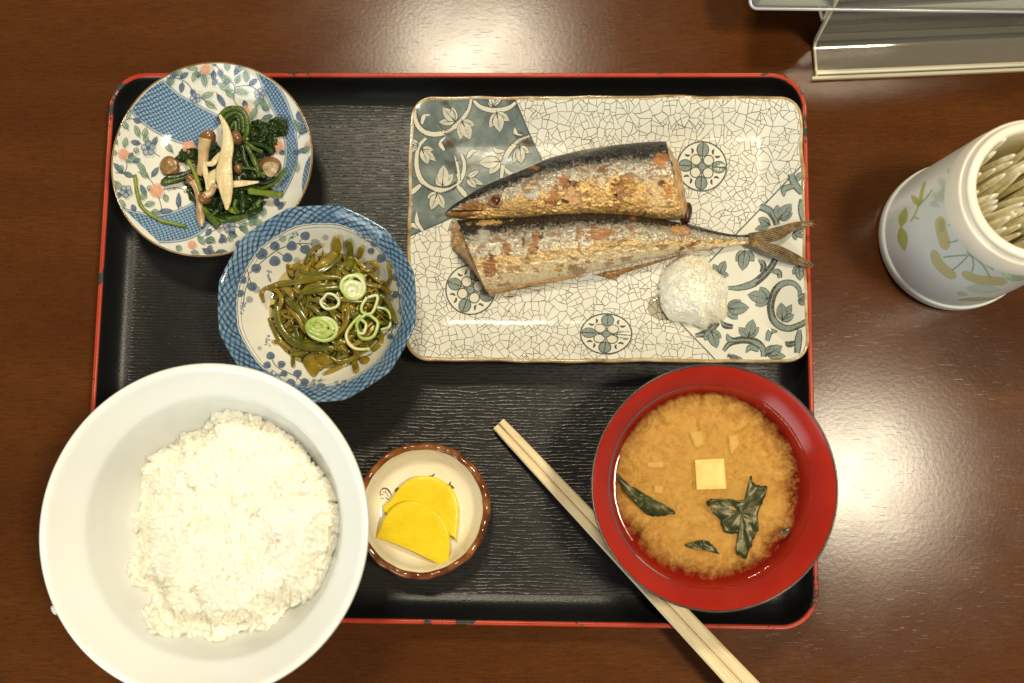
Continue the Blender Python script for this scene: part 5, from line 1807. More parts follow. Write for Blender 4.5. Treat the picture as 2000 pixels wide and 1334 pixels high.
# scallion rings
g = G('scallion')
a_ = g.attr('Col')
c = g.coord()
M_SCAL = g.done(g.bsdf(g.mix(g.mapr(g.noise(c, 500.0, 2.0), 0.4, 0.7, 0, 0.25), a_[0], (0.80, 0.82, 0.60)), 0.22, g.bump(g.noise(c, 900.0), 0.15, 0.0004), sss=0.35, sss_r=(0.8, 1, 0.4), sss_s=0.0015, spec=0.6))
WH, GN, LGN = np.array((0.62, 0.66, 0.42)), np.array((0.26, 0.38, 0.035)), np.array((0.44, 0.55, 0.15))


def scallion(loops, label, lift):
    allp = []
    for pts, closed, th, hgt, ca, cb in loops:
        q = closed_curve([KX(p) for p in pts], 40) if closed else catmull([KX(p) for p in pts], 36)
        if closed: q = np.vstack([q, q[:1]])
        L = []
        for x, y in q:
            z = 0.034
            for _ in range(3):
                p = P(x, y, z)
                z = kelp_mound(p.x, p.y) + lift
            L.append(z)
        zm = 0.6 * np.mean(L)
        L = [P(x, y, zm + 0.4 * z) for (x, y), z in zip(q, L)]
        V, F = tube(L, th, 8, hgt / th, caps=not closed)
        n = len(L)
        C = []
        for i in range(n):
            f = 0.5 + 0.5 * math.sin(6.28 * i / n + ca[0] * 9)
            for k in range(8):
                C.append((*(np.array(ca) * (1 - f) + np.array(cb) * f), 1))
        C += [(*ca, 1)] * (len(V) - len(C))
        allp.append((V, F, C))
    root = allp[0]
    p0 = Vector(root[0][0])
    t = thing('scallion_ring', (p0.x, p0.y, 0.034), label, 'scallion', 'sliced scallions on the seaweed')
    for V, F, C in allp:
        obj('layer', (V, F), M_SCAL, t, cols=C)


def ell(cx_, cy_, rx, ry, rot=0.0, n=10):
    out = []
    for a in np.linspace(0, 2 * math.pi, n + 1)[:-1]:
        k = 1 + random.uniform(-0.11, 0.11)
        out.append((cx_ + k * rx * math.cos(a) * math.cos(rot) - k * ry * math.sin(a) * math.sin(rot), cy_ + k * rx * math.cos(a) * math.sin(rot) + k * ry * math.sin(a) * math.cos(rot)))
    return out


scallion([(ell(742, 665, 50, 44), True, 0.00085, 0.0012, WH, WH)], 'plain thin white scallion ring near the middle of the seaweed', 0.0062)
scallion([(ell(695, 828, 92, 68, 0.15), True, 0.0011, 0.0016, LGN, WH), (ell(684, 820, 68, 48, 0.15), True, 0.0019, 0.0017, GN, LGN), (ell(672, 812, 40, 26, 0.2), True, 0.0017, 0.0015, LGN, GN), (ell(668, 806, 16, 9), True, 0.0015, 0.0012, LGN, GN)], 'large tight green scallion round at the lower middle of the seaweed', 0.0062)
scallion([(ell(880, 578, 72, 70), True, 0.0011, 0.0018, WH, LGN), (ell(874, 596, 48, 42), True, 0.0020, 0.0016, WH, LGN), (ell(900, 540, 36, 34), True, 0.0014, 0.0019, LGN, GN), (ell(868, 606, 20, 18), True, 0.0019, 0.0013, WH, WH)], 'pale layered scallion round at the upper right of the seaweed', 0.0058)
scallion([(ell(962, 815, 62, 68, 0.3), True, 0.0010, 0.0016, GN, LGN), ([(925, 770), (955, 800), (940, 850), (905, 850)], False, 0.0009, 0.0013, LGN, WH)], 'folded green scallion ring at the right of the seaweed', 0.0062)
scallion([([(925, 745), (870, 800), (838, 860), (855, 915), (900, 945), (975, 945)], False, 0.0009, 0.0015, LGN, (0.72, 0.62, 0.35))], 'open curved scallion strip below the folded green ring', 0.0052)
scallion([([(960, 640), (930, 690), (935, 730), (985, 735), (1015, 680), (1020, 630), (965, 640)], False, 0.0009, 0.0014, WH, LGN)], 'twisted pale scallion loop above the folded green ring', 0.0060)
scallion([([(1020, 700), (1070, 710), (1100, 750), (1095, 810), (1050, 830)], False, 0.0008, 0.0014, WH, LGN)], 'thin pale scallion curl at the far right of the seaweed', 0.0040)

# ------------------------------------------------------------------ spinach and mushrooms
SX = lambda p: (190 + p[0] * 0.32235, 90 + p[1] * 0.32235)


def on_dish(p, lift):
    x, y = SX(p)
    z = 0.02
    for _ in range(8):
        q = P(x, y, z)
        z = 0.5 * z + 0.5 * (dish_z(q.x, q.y) + lift)
    return P(x, y, z)


def leafy(name, base, tip, rough=0.25, bs=300.0):
    g = G(name)
    c = g.coord()
    n1 = g.noise(g.mapping(c, (1, 1, 1)), 150.0, 4.0)
    n2 = g.noise(c, bs, 4.0, 0.6, 0.8)
    return g.done(g.bsdf(g.mix(g.mapr(n1, 0.32, 0.68), base, tip), rough, g.bump(n2, 0.5, 0.0010), spec=0.6, sss=0.1, sss_r=(0.4, 1, 0.2), sss_s=0.001))


M_LEAF = leafy('spinach_leaf', (0.007, 0.017, 0.0018), (0.026, 0.052, 0.005))
M_STLK = leafy('spinach_stalk', (0.030, 0.062, 0.005), (0.085, 0.140, 0.011), 0.22, 500.0)
M_BRT = leafy('bright_stalk', (0.115, 0.160, 0.008), (0.20, 0.245, 0.015), 0.25, 500.0)
sp0 = on_dish((850, 800), 0)
spin = thing('spinach', (sp0.x, sp0.y, sp0.z), 'heap of cooked dark green spinach leaves and stalks in the floral dish', 'spinach')


def stalk(pts, w, lift, mat, parent=spin, flat=0.7, name='stalk', seed=0):
    q = catmull(pts, max(8, 7 * (len(pts) - 1)))
    n = len(q)
    L = []
    for i in range(n):
        f = i / (n - 1)
        lf = lift if not isinstance(lift, tuple) else lerp(lift[0], lift[1], f) + (lift[2] * math.sin(math.pi * f) if len(lift) > 2 else 0)
        L.append(on_dish(tuple(q[i]), lf))
    R = [w * 0.32235 * 0.00027 / 2 * (1 + 0.10 * math.sin(i * 0.9 + seed)) for i in range(n)]
    return tube(L, R, 10, flat)


def crumple(c_, rx, ry, rot, lift, amp, seed):
    V = []
    nr, na = 14, 40
    for i in range(nr + 1):
        f = i / nr
        for k in range(na):
            a = 2 * math.pi * k / na
            r = (1 + 0.22 * fbm(math.cos(a) * 1.6, math.sin(a) * 1.6, seed, 3)) * f
            X, Y = rx * r * math.cos(a), ry * r * math.sin(a)
            p = (c_[0] + X * math.cos(rot) - Y * math.sin(rot), c_[1] + X * math.sin(rot) + Y * math.cos(rot))
            fold = amp * (fbm(X * 0.022 + seed, Y * 0.022, seed, 3) + 0.4 * fbm(X * 0.06, Y * 0.06, seed + 5, 2))
            V.append(on_dish(p, max(0.0006, lift * (1 - 0.35 * f * f) + fold)))
    b = len(V)
    F = grid_faces(nr + 1, na, True)
    V = V + [Vector(v) - Vector((0, 0, 0.0005)) for v in V]
    return V, F + [tuple(i + b for i in f[::-1]) for f in F]


for k, (c_, rx, ry, rot, lf, am) in enumerate((((985, 520), 85, 70, 0.2, .006, .004), ((1095, 490), 68, 55, 0.4, .004, .004), ((560, 665), 85, 45, -0.1, .004, .003), ((870, 930), 130, 95, 0.3, .005, .004), ((900, 660), 120, 95, 0.2, .006, .004), ((760, 720), 130, 100, 0, .005, .003), ((700, 940), 110, 85, 0.4, .004, .003),
                                         ((620, 860), 90, 80, 0, .003, .003), ((1000, 600), 80, 60, 0.7, .005, .004), ((1060, 580), 40, 40, 0, .004, .003), ((820, 470), 75, 90, 0, .004, .003), ((480, 800), 95, 30, -0.25, .004, .002), ((800, 1020), 110, 38, -0.1, .003, .002), ((960, 840), 100, 70, 0.5, .005, .003), ((680, 620), 60, 60, 0, .004, .003))):
    obj('leaf', crumple(c_, rx, ry, rot, lf, am, k * 3.1), M_LEAF, spin)
for k, (pts, w, lf, m) in enumerate((([(735, 450), (775, 390), (850, 375), (900, 420), (908, 520), (880, 570)], 34, .009, M_STLK), ([(760, 460), (795, 415), (850, 400), (880, 440), (885, 530)], 30, .008, M_STLK), ([(785, 480), (815, 440), (850, 430), (862, 520)], 28, .007, M_LEAF), ([(805, 500), (835, 460), (845, 540)], 26, .006, M_STLK),
                                 ([(405, 832), (500, 800), (600, 782)], 40, .005, M_STLK), ([(420, 800), (520, 780), (610, 740)], 34, .006, M_LEAF), ([(550, 690), (590, 770), (628, 880)], 27, .0125, M_BRT), ([(640, 980), (690, 1040), (738, 1085)], 42, .0065, M_STLK), ([(905, 600), (950, 690), (990, 790)], 36, .011, M_STLK), ([(870, 738), (950, 745), (1015, 795)], 20, .012, M_STLK),
                                 ([(1145, 742), (1070, 830), (950, 885)], 26, .006, M_STLK), ([(795, 985), (845, 1008)], 36, .007, M_BRT), ([(995, 930), (900, 1015), (780, 1052)], 30, .004, M_STLK), ([(870, 870), (885, 940), (880, 1010)], 44, .007, M_LEAF), ([(930, 590), (1000, 600), (1060, 640)], 30, .009, M_LEAF), ([(880, 600), (900, 700), (960, 800)], 34, .009, M_LEAF),
                                 ([(830, 760), (860, 850), (940, 860)], 30, .008, M_LEAF), ([(660, 1010), (760, 1060), (900, 1030), (985, 960)], 26, .003, M_STLK), ([(840, 930), (830, 980), (860, 1010)], 26, .008, M_STLK), ([(1000, 640), (950, 620), (900, 580)], 26, .011, M_STLK), ([(560, 880), (620, 960), (700, 1000)], 30, .004, M_LEAF), ([(910, 780), (1000, 830), (1080, 800)], 28, .007, M_LEAF))):
    obj('stalk', stalk(pts, w, lf, m, seed=k), m, spin)
o = obj('spinach_stalk', stalk([(920, 878), (1000, 890), (1116, 902)], 42, .009, M_BRT, flat=0.8), M_BRT, loc=tuple(on_dish((1000, 890), 0)))
tag(o, 'thick bright green spinach stalk sticking out to the right of the heap', 'spinach stalk', 'loose spinach stalks')
o = obj('spinach_stalk', stalk([(228, 780), (240, 880), (262, 960), (310, 1012), (390, 1058), (470, 1078), (537, 1092)], 25, .0022, M_BRT), M_BRT, loc=tuple(on_dish((300, 1000), 0)))
tag(o, 'thin bent spinach stalk lying alone on the left of the floral dish', 'spinach stalk', 'loose spinach stalks')

g = G('mushroom_cap')
c = g.coord()
n1 = g.noise(c, 120.0, 4.0)
M_CAP = g.done(g.bsdf(g.ramp(n1, [(0.3, (0.105, 0.042, 0.013)), (0.52, (0.23, 0.110, 0.038)), (0.72, (0.38, 0.23, 0.10))]), 0.22, g.bump(g.noise(c, 500.0), 0.2, 0.0006), spec=0.6, sss=0.2, sss_r=(1, 0.5, 0.2), sss_s=0.002))
g = G('mushroom_flesh')
c = g.coord()
M_MSH = g.done(g.bsdf(g.ramp(g.noise(g.mapping(c, (1, 1, 1)), 140.0, 4.0), [(0.3, (0.33, 0.20, 0.085)), (0.6, (0.52, 0.38, 0.20)), (0.8, (0.62, 0.50, 0.31))]), 0.28, g.bump(g.noise(c, 450.0, 3.0), 0.25, 0.0007), spec=0.55, sss=0.3, sss_r=(1, 0.6, 0.3), sss_s=0.003))
g = G('pale_mushroom')
c = g.coord()
M_PALE = g.done(g.bsdf(g.ramp(g.noise(g.mapping(c, (2.2, 0.6, 1)), 130.0, 4.0), [(0.3, (0.55, 0.42, 0.21)), (0.6, (0.70, 0.58, 0.36)), (0.8, (0.76, 0.67, 0.47))]), 0.30, g.bump(g.noise(g.mapping(c, (3, 0.6, 1)), 260.0, 3.0), 0.4, 0.0009), spec=0.5, sss=0.35, sss_r=(1, 0.7, 0.4), sss_s=0.003))


def cap(c_, r, lift, tilt, az, squash=0.62):
    """rounded mushroom cap with a turned-in edge, tilted"""
    q = on_dish(c_, lift)
    R = r * 0.32235 * 0.00027
    prof = [(0, 0.62), (0.35, 0.58), (0.62, 0.46), (0.84, 0.24), (0.97, 0.0), (1.0, -0.16), (0.95, -0.28), (0.82, -0.30), (0.70, -0.22), (0.4, -0.12), (0, -0.10)]
    V, F = lathe([(a * R, b * R) for a, b in prof], 30, (0, 0), lambda t, rr: 1 + 0.06 * math.sin(2 * t + r) + 0.04 * math.sin(3 * t + r))
    M = Matrix.Translation(q) @ Matrix.Rotation(az, 4, 'Z') @ Matrix.Rotation(tilt, 4, 'X')
    return [M @ Vector(v) for v in V], F


def mushroom(label, capa=None, stem=None, capmat=None):
    p0 = on_dish(capa[0] if capa else stem[0][0], 0)
    t = thing('mushroom', tuple(p0), label, 'mushroom', 'shimeji mushrooms on the spinach')
    if capa: obj('cap', cap(*capa), capmat or M_CAP, t)
    if stem:
        pts, ws, lf = stem
        q = catmull([(x, y, w) for (x, y), w in zip(pts, ws)], 9 * (len(pts) - 1))
        n = len(q)
        L = [on_dish((x, y), lerp(lf[0], lf[1], i / (n - 1))) for i, (x, y, w) in enumerate(q)]
        obj('stem', tube(L, [w * 0.32235 * 0.00027 / 2 for w in q[:, 2]], 14, 0.8), M_MSH, t)


mushroom('long-stemmed brown mushroom left of the pale strip, its cap at the top', ((672, 560), 56, .012, 0.9, 0.3), ([(655, 560), (645, 640), (640, 700), (618, 785)], [88, 72, 66, 48], (.0150, .0105)))
mushroom('round brown mushroom cap lying at the left end of the spinach', ((437, 727), 66, .0050, 0.15, 0.0))
mushroom('round brown mushroom cap with its pale underside up at the right of the spinach', ((1048, 722), 70, .0085, 0.35, 2.6))
q = on_dish((1052, 745), .0118)
u_ = [o for o in bpy.data.objects if o.name.startswith('mushroom') and o.parent is None and 'underside' in o.get('label', '')][0]
obj('gills', lathe([(0.0044, q.z + 0.0008), (0.0036, q.z + 0.0014), (0.0022, q.z + 0.0012), (0.0012, q.z + 0.0022), (0, q.z + 0.0025)], 26, q, lambda t, r: 1 + 0.08 * math.sin(3 * t)), plain('grey_gills', (0.36, 0.27, 0.15), 0.3, 0.4, 350, 0.6, 300), u_)
q = on_dish((440, 730), .0080)
u_ = [o for o in bpy.data.objects if o.name.startswith('mushroom') and o.parent is None and 'left end' in o.get('label', '')][0]
obj('gills', lathe([(0.0044, q.z + 0.0006), (0.0034, q.z + 0.0011), (0.0022, q.z + 0.0007), (0.0010, q.z + 0.0013), (0, q.z + 0.0014)], 26, q, lambda t, r: 1 + 0.1 * math.sin(2 * t)), plain('tan_cap', (0.27, 0.155, 0.06), 0.25, 0.5, 350, 0.6, 300), u_)
mushroom('dark brown mushroom cap half hidden behind the pale strip', ((838, 556), 46, .011, 0.5, -0.8))
mushroom('small-capped mushroom with a long stem hanging down to the left of the heap', ((568, 808), 36, .0105, 0.5, 0.9), ([(575, 815), (600, 860), (618, 940), (628, 1030), (632, 1095)], [50, 44, 40, 56, 18], (.0125, .0030)))
mushroom('small brown mushroom with a bent stem below the pale strip', ((652, 925), 42, .0115, 0.7, 0.5), ([(655, 905), (690, 885), (705, 845), (680, 820)], [50, 46, 40, 34], (.014, .013)))
mushroom('tiny dark mushroom cap tucked to the right of the pale strip', ((850, 745), 34, .0115, 0.6, -1.0))


def strip_of(label, pts, ws, lf, flat=0.35):
    q = catmull([(x, y, w) for (x, y), w in zip(pts, ws)], 10 * (len(pts) - 1))
    n = len(q)
    L = [on_dish((x, y), lerp(lf[0], lf[1], i / (n - 1)) + (lf[2] * math.sin(math.pi * i / (n - 1)) if len(lf) > 2 else 0) + 0.0006 * fbm(i * 0.2, 0, lf[0] * 999, 2)) for i, (x, y, w) in enumerate(q)]
    V, F = tube(L, [w * 0.32235 * 0.00027 / 2  for i, w in enumerate(q[:, 2])], 16, flat)
    p0 = L[n // 2]
    tag(obj('mushroom_strip', (V, F), M_PALE, loc=tuple(p0)), label, 'mushroom', 'torn pale mushroom strips')


strip_of('longest pale torn mushroom strip, lying upright across the spinach', [(742, 418), (768, 468), (786, 530), (790, 610), (778, 690), (768, 770), (778, 850), (786, 930), (785, 992)], [16, 36, 56, 80, 86, 112, 96, 62, 16], (.016, .011, .004))
strip_of('short pale mushroom strip pointing right from the heap', [(815, 838), (880, 832), (980, 824)], [48, 42, 12], (.013, .010))
strip_of('pale mushroom strip running diagonally left of the longest strip', [(762, 640), (725, 680), (695, 712), (655, 712)], [30, 42, 38, 26], (.0145, .0140))
strip_of('narrow pale mushroom strip standing left of the longest strip', [(650, 700), (655, 760), (668, 820), (672, 880)], [22, 38, 34, 26], (.0140, .0130))
strip_of('stubby pale mushroom piece in the middle of the heap', [(735, 760), (700, 790), (690, 840), (720, 855)], [54, 66, 50, 30], (.0145, .0135))
# drops of juice on the dish
for k, (x, y, r) in enumerate(((430, 605, 9), (392, 835, 14), (535, 880, 12), (562, 912, 7), (470, 865, 8))):
    q = on_dish((x, y), 0.0001)
    R = r * 0.000087
    tag(obj('juice_drop', lathe([(R, q.z), (R * 0.9, q.z + R * 0.4), (R * 0.55, q.z + R * 0.65), (0, q.z + R * 0.72)], 16, q), M_LIQ, loc=tuple(q)), ['highest', 'bright', 'middle', 'lowest', 'small'][k] + ' drop of clear juice left of the spinach on the floral dish', 'juice drop', 'juice drops')

# ------------------------------------------------------------------ chopsticks
g = G('pale_wood')
cc_ = g.coord()
n1 = g.noise(g.mapping(g.mapping(cc_, (1, 1, 1), (0, 0, -math.atan2((P(1560, 1452, 0.029) - P(974, 828, 0.0105)).y, (P(1560, 1452, 0.029) - P(974, 828, 0.0105)).x))), (14, 900, 900)), 1.0, 4.0, 0.55)
n2 = g.noise(cc_, 500.0, 3.0)
col = g.ramp(n1, [(0.3, (0.64, 0.49, 0.27)), (0.55, (0.72, 0.585, 0.36)), (0.75, (0.77, 0.65, 0.43))])
M_WOOD = g.done(g.bsdf(g.mix(g.mapr(n2, 0.4, 0.75, 0, 0.25), col, (0.66, 0.50, 0.28)), 0.55, g.bump(n2, 0.12, 0.0004), spec=0.3))
za, zb = 0.0105, 0.0290
cA, cB = P(974, 828, za), P(1560, 1452, zb)
chop = thing('chopsticks', (cA.x, cA.y, TF), 'pair of pale disposable wooden chopsticks lying slantwise over the tray edge', 'chopsticks')
dirv = (cB - cA)
for sgn in (-1, 1):
    V = []
    ns = 24
    d = dirv.normalized()
    s_ = d.cross(Vector((0, 0, 1))).normalized()
    u = s_.cross(d)
    for i in range(ns + 1):
        f = i / ns
        hw = lerp(0.00205, 0.0036, f)      # half width of one stick
        hh_ = lerp(0.0020, 0.0030, f)
        c0 = cA + dirv * f + s_ * (sgn * (hw + 0.00012))
        e = 0.62
        ring = [(hw, -hh_ * e), (hw, hh_ * e), (hw * e, hh_), (-hw * e, hh_), (-hw, hh_ * e), (-hw, -hh_ * e), (-hw * e, -hh_), (hw * e, -hh_)]
        k = 1.0 if i else 0.9
        V += [c0 + s_ * (a * k) + u * (b * k) for a, b in ring]
    F = grid_faces(ns + 1, 8, True) + [tuple(range(8))[::-1], tuple(ns * 8 + k for k in range(8))]
    obj('stick', (V, F), M_WOOD, chop, smooth=False)

# ------------------------------------------------------------------ toothpick jar
JC = P(1857, 466, 0.0)
JR = 0.0425
g = G('white_jar_glaze')
c = g.coord()
M_JAR = g.done(g.bsdf(g.mix(g.mapr(g.noise(c, 35.0, 3.0), 0.3, 0.7), (0.79, 0.825, 0.775), (0.83, 0.86, 0.81)), 0.22, g.bump(g.noise(c, 200.0), 0.04, 0.0005), sss=0.1, sss_s=0.003))
M_COL = plain('ivory_plastic', (0.76, 0.70, 0.58), 0.28, 0.05, 60)
JH = 0.104
jar = thing('toothpick_jar', (JC.x, JC.y, 0), 'white cylindrical jar printed with pale green bean pods, right of the tray', 'jar')
jr = lambda z: JR - 0.0012 - (z - 0.0105) / 0.077 * 0.0038
obj('foot', lathe([(0, 0.0004), (JR - 0.003, 0.0002), (JR - 0.0008, 0.0012), (JR, 0.0035), (JR, 0.0085), (JR - 0.0004, 0.0100), (JR - 0.0012, 0.0105)], 128, JC), M_JAR, jar)
obj('body', lathe([(jr(0.0105), 0.0105), (jr(0.03), 0.03), (jr(0.06), 0.06), (jr(0.086), 0.086)], 128, JC), M_JAR, jar)
r0 = jr(0.086)
obj('collar', lathe([(r0, 0.0860), (r0 - 0.0002, 0.0866), (r0 - 0.0012, 0.0985), (r0 - 0.0018, 0.0990)], 128, JC), M_COL, jar)
obj('mouth', lathe([(r0 - 0.0018, 0.0990), (r0 - 0.0030, 0.0994), (r0 - 0.0034, 0.1025), (r0 - 0.0039, 0.1036), (r0 - 0.0058, 0.1042), (r0 - 0.0076, 0.1036), (r0 - 0.0083, 0.1020), (r0 - 0.0080, 0.0960), (r0 - 0.0075, 0.05), (r0 - 0.007, 0.012), (0, 0.011)], 128, JC), M_COL, jar)


def jar_hit(px, py, off):
    d = ray(px, py)
    o = Vector((0, 0, H))
    z = 0.05
    for _ in range(6):
        r = jr(z) + off
        ox, oy = o.x - JC.x, o.y - JC.y
        a, b, c_ = d.x ** 2 + d.y ** 2, 2 * (ox * d.x + oy * d.y), ox * ox + oy * oy - r * r
        disc = max(b * b - 4 * a * c_, 0)
        t = (-b - math.sqrt(disc)) / (2 * a)
        z = min(max((o + d * t).z, 0.011), 0.0855)
    p = o + d * t
    return Vector((p.x, p.y, min(max(p.z, 0.011), 0.0855)))


pj = Print(None, 0.05, (1680, 200, 0.3298), base=0.00012, hit=jar_hit)
YG, PG, PO = (0.52, 0.54, 0.07), (0.40, 0.58, 0.30), (0.72, 0.64, 0.27)
PGG = (0.30, 0.52, 0.22)
for x, y, r in ((500, 480, 55), (470, 560, 50), (520, 540, 60), (440, 600, 35), (550, 420, 45), (560, 540, 35)):
    pj.disc((x, y), r, r * 0.8, (0.50, 0.66, 0.48), 0.42, 0.0, 18, 0.3, 0.15)
pj.leaf((238, 738), (272, 618), 52, YG, YG, 0, 0.85)
pj.leaf((240, 735), (262, 882), 62, YG, YG, 0, 0.85)
pj.stroke([(335, 610), (355, 590), (362, 540), (382, 470)], 22, YG, 0.8, (1, 0.7))
pj.leaf((350, 610), (300, 545), 36, YG, YG, 0, 0.85)
pj.stroke([(345, 612), (320, 670), (298, 705)], 9, YG, 0.8)
pj.stroke([(345, 612), (395, 560), (425, 515)], 9, PGG, 0.6)
pj.stroke([(320, 680), (348, 690)], 9, YG, 0.7)
pj.stroke([(472, 675), (480, 760), (512, 875)], 66, PO, 0.8, n=24, rnd=4)
pj.stroke([(480, 690), (486, 770)], 34, (0.60, 0.62, 0.30), 0.6, n=16, rnd=3)
pj.stroke([(428, 875), (470, 965), (565, 1042)], 60, PO, 0.8, n=24, rnd=4)
pj.stroke([(600, 1008), (690, 1048), (790, 1058), (870, 1065)], 52, PO, 0.8, n=24, rnd=5)
pj.stroke([(610, 735), (600, 800), (630, 870), (650, 905), (710, 935), (790, 990)], 15, PGG, 0.75)
for A in ([(520, 730), (570, 715), (610, 722)], [(515, 830), (570, 820), (605, 780)], [(490, 918), (560, 910), (630, 905)], [(545, 995), (600, 950), (640, 905)], [(660, 910), (670, 960), (660, 1005)], [(680, 920), (730, 970), (770, 1040)], [(750, 935), (850, 970), (920, 1000)]):
    pj.stroke(A, 10, PGG, 0.65)
pj.leaf((760, 930), (880, 985), 30, PG, PG, 0, 0.6)
pj.leaf((830, 1000), (985, 1050), 70, PGG, PG, 0, 0.55)
pj.leaf((570, 1170), (830, 1160), 24, YG, PG, 0, 0.55)
pj.leaf((570, 1130), (640, 1140), 26, PG, PG, 0, 0.4)
pj.leaf((620, 1100), (840, 1110), 60, (0.5, 0.66, 0.48), PG, 0, 0.4)
pj.build('pod_print', print_mat('jar_transfer', 0.22), jar)
M_PICKW = plain('toothpick_wood', (0.90, 0.82, 0.64), 0.5, 0.2, 300, 0.1)
tpv, tpf = tube([(0, 0, z) for z in (0, 0.006, 0.03, 0.066, 0.076, 0.0785)], [0.0004, 0.0013, 0.0015, 0.0015, 0.0009, 0.0002], 8, 1.0)
tp_mesh = None
for k in range(70):
    a = k * 2.39996
    rr = 0.0285 * math.sqrt((k + 0.5) / 70)
    bx, by = JC.x + rr * math.cos(a), JC.y + rr * math.sin(a)
    if tp_mesh is None:
        o = obj('toothpick', (tpv, tpf), M_PICKW)
        tp_mesh = o.data
    else:
        o = bpy.data.objects.new('toothpick', tp_mesh)
        COL.objects.link(o)
    o.location = (bx, by, 0.0165 + random.uniform(0, 0.012))
    o.rotation_euler = (random.gauss(0, 0.05), random.gauss(0, 0.05), random.uniform(0, 6))
    tag(o, 'pale wooden pick standing in the mouth of the white jar', 'toothpick', 'toothpicks in the jar')

# ------------------------------------------------------------------ clear acrylic menu stand
g = G('clear_acrylic')
fr_ = g.n('ShaderNodeFresnel', None, IOR=1.49).outputs[0]
t_ = g.n('ShaderNodeBsdfTransparent', None, Color=(0.93, 0.92, 0.88, 1)).outputs[0]
gl_ = g.n('ShaderNodeBsdfGlossy', None, Roughness=0.06).outputs[0]
hz_ = g.n('ShaderNodeBsdfDiffuse', None, Color=(0.80, 0.76, 0.64, 1)).outputs[0]  # even diffuse haze standing in for bright reflections on the sheet
m1 = g.n('ShaderNodeMixShader', None, _0=fr_, _1=t_, _2=gl_).outputs[0]
M_ACR = g.done(g.n('ShaderNodeMixShader', None, _0=0.12, _1=m1, _2=hz_).outputs[0])
g = G('acrylic_cut_edge')
fr_ = g.n('ShaderNodeFresnel', None, IOR=1.6).outputs[0]
t_ = g.n('ShaderNodeBsdfTransparent', None, Color=(0.95, 0.90, 0.72, 1)).outputs[0]
d_ = g.bsdf((0.86, 0.80, 0.60), 0.2, spec=0.8)
M_EDGE = g.done(g.n('ShaderNodeMixShader', None, _0=0.72, _1=t_, _2=d_).outputs[0])
fl, frr = P(1592, 151, 0.0015), P(2000, 134, 0.0015)
ex = (frr - fl).normalized()                    # along the front edge
ey = Vector((-ex.y, ex.x, 0))                   # away from the viewer
depth = (P(1604, 80, 0.0015) - fl).dot(ey)
TH = 0.0026
WID = 0.21
prof = [(0.0, 0.0004)]
prof += [(depth - 0.006 + 0.006 * math.sin(a), 0.0004 + 0.006 - 0.006 * math.cos(a)) for a in np.linspace(0, math.radians(84), 8)]
prof += [(prof[-1][0] + 0.011, prof[-1][1] + 0.105)]
outer = prof
inner = [(0.0, 0.0004 + TH)] + [(depth - 0.006 + 0.0034 * math.sin(a), 0.0004 + 0.006 - 0.0034 * math.cos(a)) for a in np.linspace(0, math.radians(84), 8)]
inner += [(inner[-1][0] + 0.011, inner[-1][1] + 0.105)]
stand = thing('menu_stand', (fl.x, fl.y, 0), 'clear acrylic stand with an upright sheet at the top right corner of the table', 'stand')


def extr(profile, a, b):
    V = []
    for s_ in (a, b):
        for d, z in profile:
            V.append(fl + ex * s_ + ey * d + Vector((0, 0, z - fl.z)))
    n = len(profile)
    F = [(i, (i + 1) % n, n + (i + 1) % n, n + i) for i in range(n)]
    return V, F + [tuple(range(n))[::-1], tuple(range(n, 2 * n))]


obj('bent_sheet', extr(outer + inner[::-1], 0.0012, WID), M_ACR, stand, smooth=False)
obj('cut_edge', extr([(a, b - 0.00005) for a, b in outer] + [(a, b + 0.00005) for a, b in inner[::-1]], 0.0, 0.0012), M_EDGE, stand, smooth=False)
obj('front_edge', extr([(-0.0016, 0.0003), (-0.0002, 0.0002), (-0.0002, 0.0032), (-0.0010, 0.0033), (-0.0017, 0.0028)], -0.002, WID), M_EDGE, stand, smooth=False)
obj('front_lip', extr([(0.0006, 0.0032), (0.0030, 0.0031), (0.0031, 0.0042), (0.0018, 0.0047), (0.0007, 0.0043)], 0.0, WID), M_EDGE, stand, smooth=False)


def clear_box(x0, x1, d0, z0, dep, hgt, th=0.0012, r=0.004):
    """open shallow tray of clear plastic fixed to the back of the upright"""
    rings = []
    W, D = x1 - x0, dep
    for inset, z in ((0.0, z0 + hgt), (0.0, z0 + 0.001), (0.001, z0), (D / 2 - 0.0008, z0)):
        rings.append([fl + ex * ((x0 + x1) / 2 + x) + ey * (d0 + dep / 2 + y) + Vector((0, 0, z - fl.z)) for x, y in rrect(W, D, r, min(inset, D / 2 - 0.0008), 6, 6, 4)])
    inn = []
    for inset, z in ((th, z0 + hgt), (th, z0 + th + 0.001), (th + 0.001, z0 + th), (D / 2 - 0.0008, z0 + th)):
        inn.append([fl + ex * ((x0 + x1) / 2 + x) + ey * (d0 + dep / 2 + y) + Vector((0, 0, z - fl.z)) for x, y in rrect(W, D, r, min(inset, D / 2 - 0.0008), 6, 6, 4)])
    return rings_mesh(rings[::-1] + inn)


def along(px, py, z):
    v = P(px, py, z) - fl
    return v.dot(ex), v.dot(ey)


for (xa, xb) in ((1650, 1832), (1928, 2080)):
    a0, d0 = along(xa, 63, 0.010)
    a1, _ = along(xb, 60, 0.010)
    obj('clear_tray', clear_box(a0, a1, depth + 0.0025, 0.0040, 0.0115, 0.0100), M_ACR, stand)
    for zr_, rr_ in ((0.0044, 0.0008), (0.0140, 0.0007)):
        rim_ = [fl + ex * ((a0 + a1) / 2 + x) + ey * (depth + 0.0025 + 0.00575 + y) + Vector((0, 0, zr_)) for x, y in rrect(a1 - a0, 0.0115, 0.004, 0.0, 6, 6, 4)]
        obj('tray_lip', tube(rim_ + [rim_[0]], rr_, 6, caps=False), M_EDGE, stand)

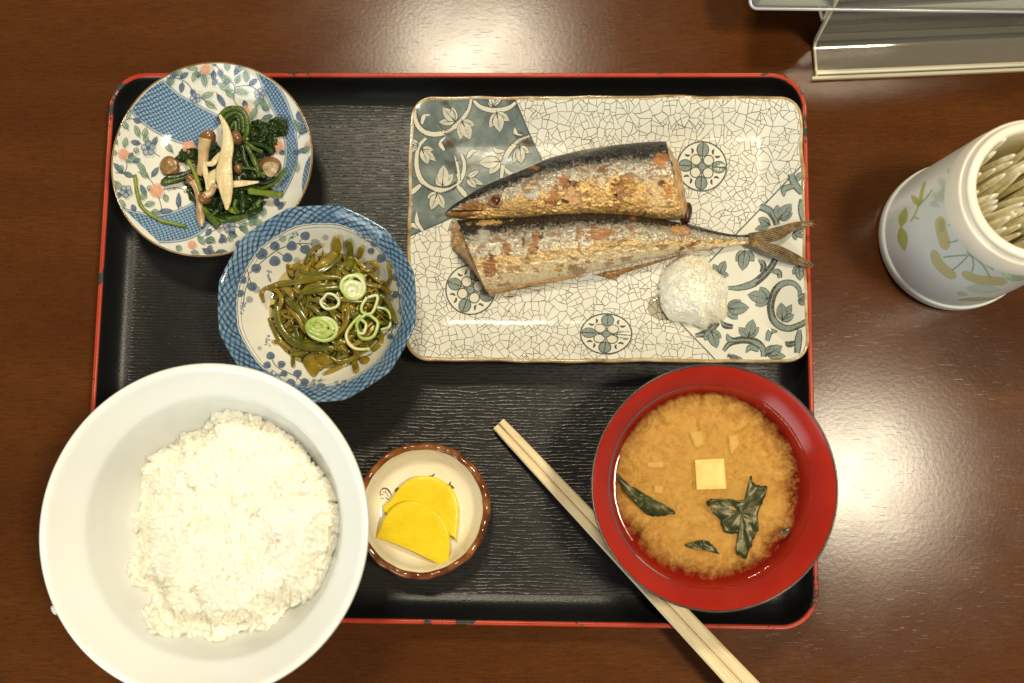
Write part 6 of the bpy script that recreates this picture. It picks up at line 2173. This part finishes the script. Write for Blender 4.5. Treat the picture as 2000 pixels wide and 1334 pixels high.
# menu card in its sleeve, leaning behind the stand
CZ = 0.040
cl, cr = P(1463, 17, CZ), P(2040, 24, CZ)
ux = (cr - cl).normalized()
uy = Vector((-ux.y, ux.x, 0)) * math.cos(math.radians(20)) + Vector((0, 0, 1)) * math.sin(math.radians(20))
un = ux.cross(uy)
CWD, CHT = (cr - cl).length, 0.16
cardt = thing('menu_holder', ((cl + cr) / 2).xy.to_3d(), 'pale blue menu card in a clear sleeve leaning above the acrylic stand', 'menu holder')


def panel(W, Hh, r, off, th):
    rings = []
    for inset, o_ in ((min(W, Hh) / 2 - 0.001, 0), (0.0006, 0), (0, th * 0.3), (0, th * 0.7), (0.0006, th), (min(W, Hh) / 2 - 0.001, th)):
        rings.append([cl + ux * (CWD / 2 + x) + uy * (CHT / 2 + y) + un * (off + o_) for x, y in rrect(W, Hh, r, inset, 6, 8, 8)])
    return rings_mesh(rings)


obj('clear_sleeve', panel(CWD, CHT, 0.004, 0.0012, 0.0022), M_ACR, cardt)
pp = [cl + ux * (CWD / 2 + x) + uy * (CHT / 2 + y) + un * 0.0022 for x, y in rrect(CWD, CHT, 0.004, 0.0, 6, 8, 8)]
g = G('blue_grey_sleeve_edge')
M_BEDG = g.done(g.bsdf((0.42, 0.42, 0.46), 0.15, spec=0.8))
obj('sleeve_edge', tube(pp + [pp[0]], 0.0011, 6, caps=False), M_BEDG, cardt)
obj('card', panel(CWD - 0.0035, CHT - 0.0035, 0.003, 0.0002, 0.0006), plain('pale_blue_card', (0.50, 0.58, 0.64), 0.5, 0.05, 60), cardt)
# the small bent foot that carries the sleeve
vz = [P(1600, 8, 0.034), P(1608, 35, 0.026), P(1625, 8, 0.034)]
obj('bent_foot', tube([Vector(p) for p in catmull([tuple(v) for v in vz], 14)], 0.0011, 8, 0.7), M_EDGE, cardt)
sup = [vz[1], vz[1] + ey * 0.03 - Vector((0, 0, 0.011)), vz[1] + ey * 0.06 - Vector((0, 0, 0.0225))]
obj('support_leg', tube(sup, 0.0015, 8, 2.0), M_ACR, cardt)
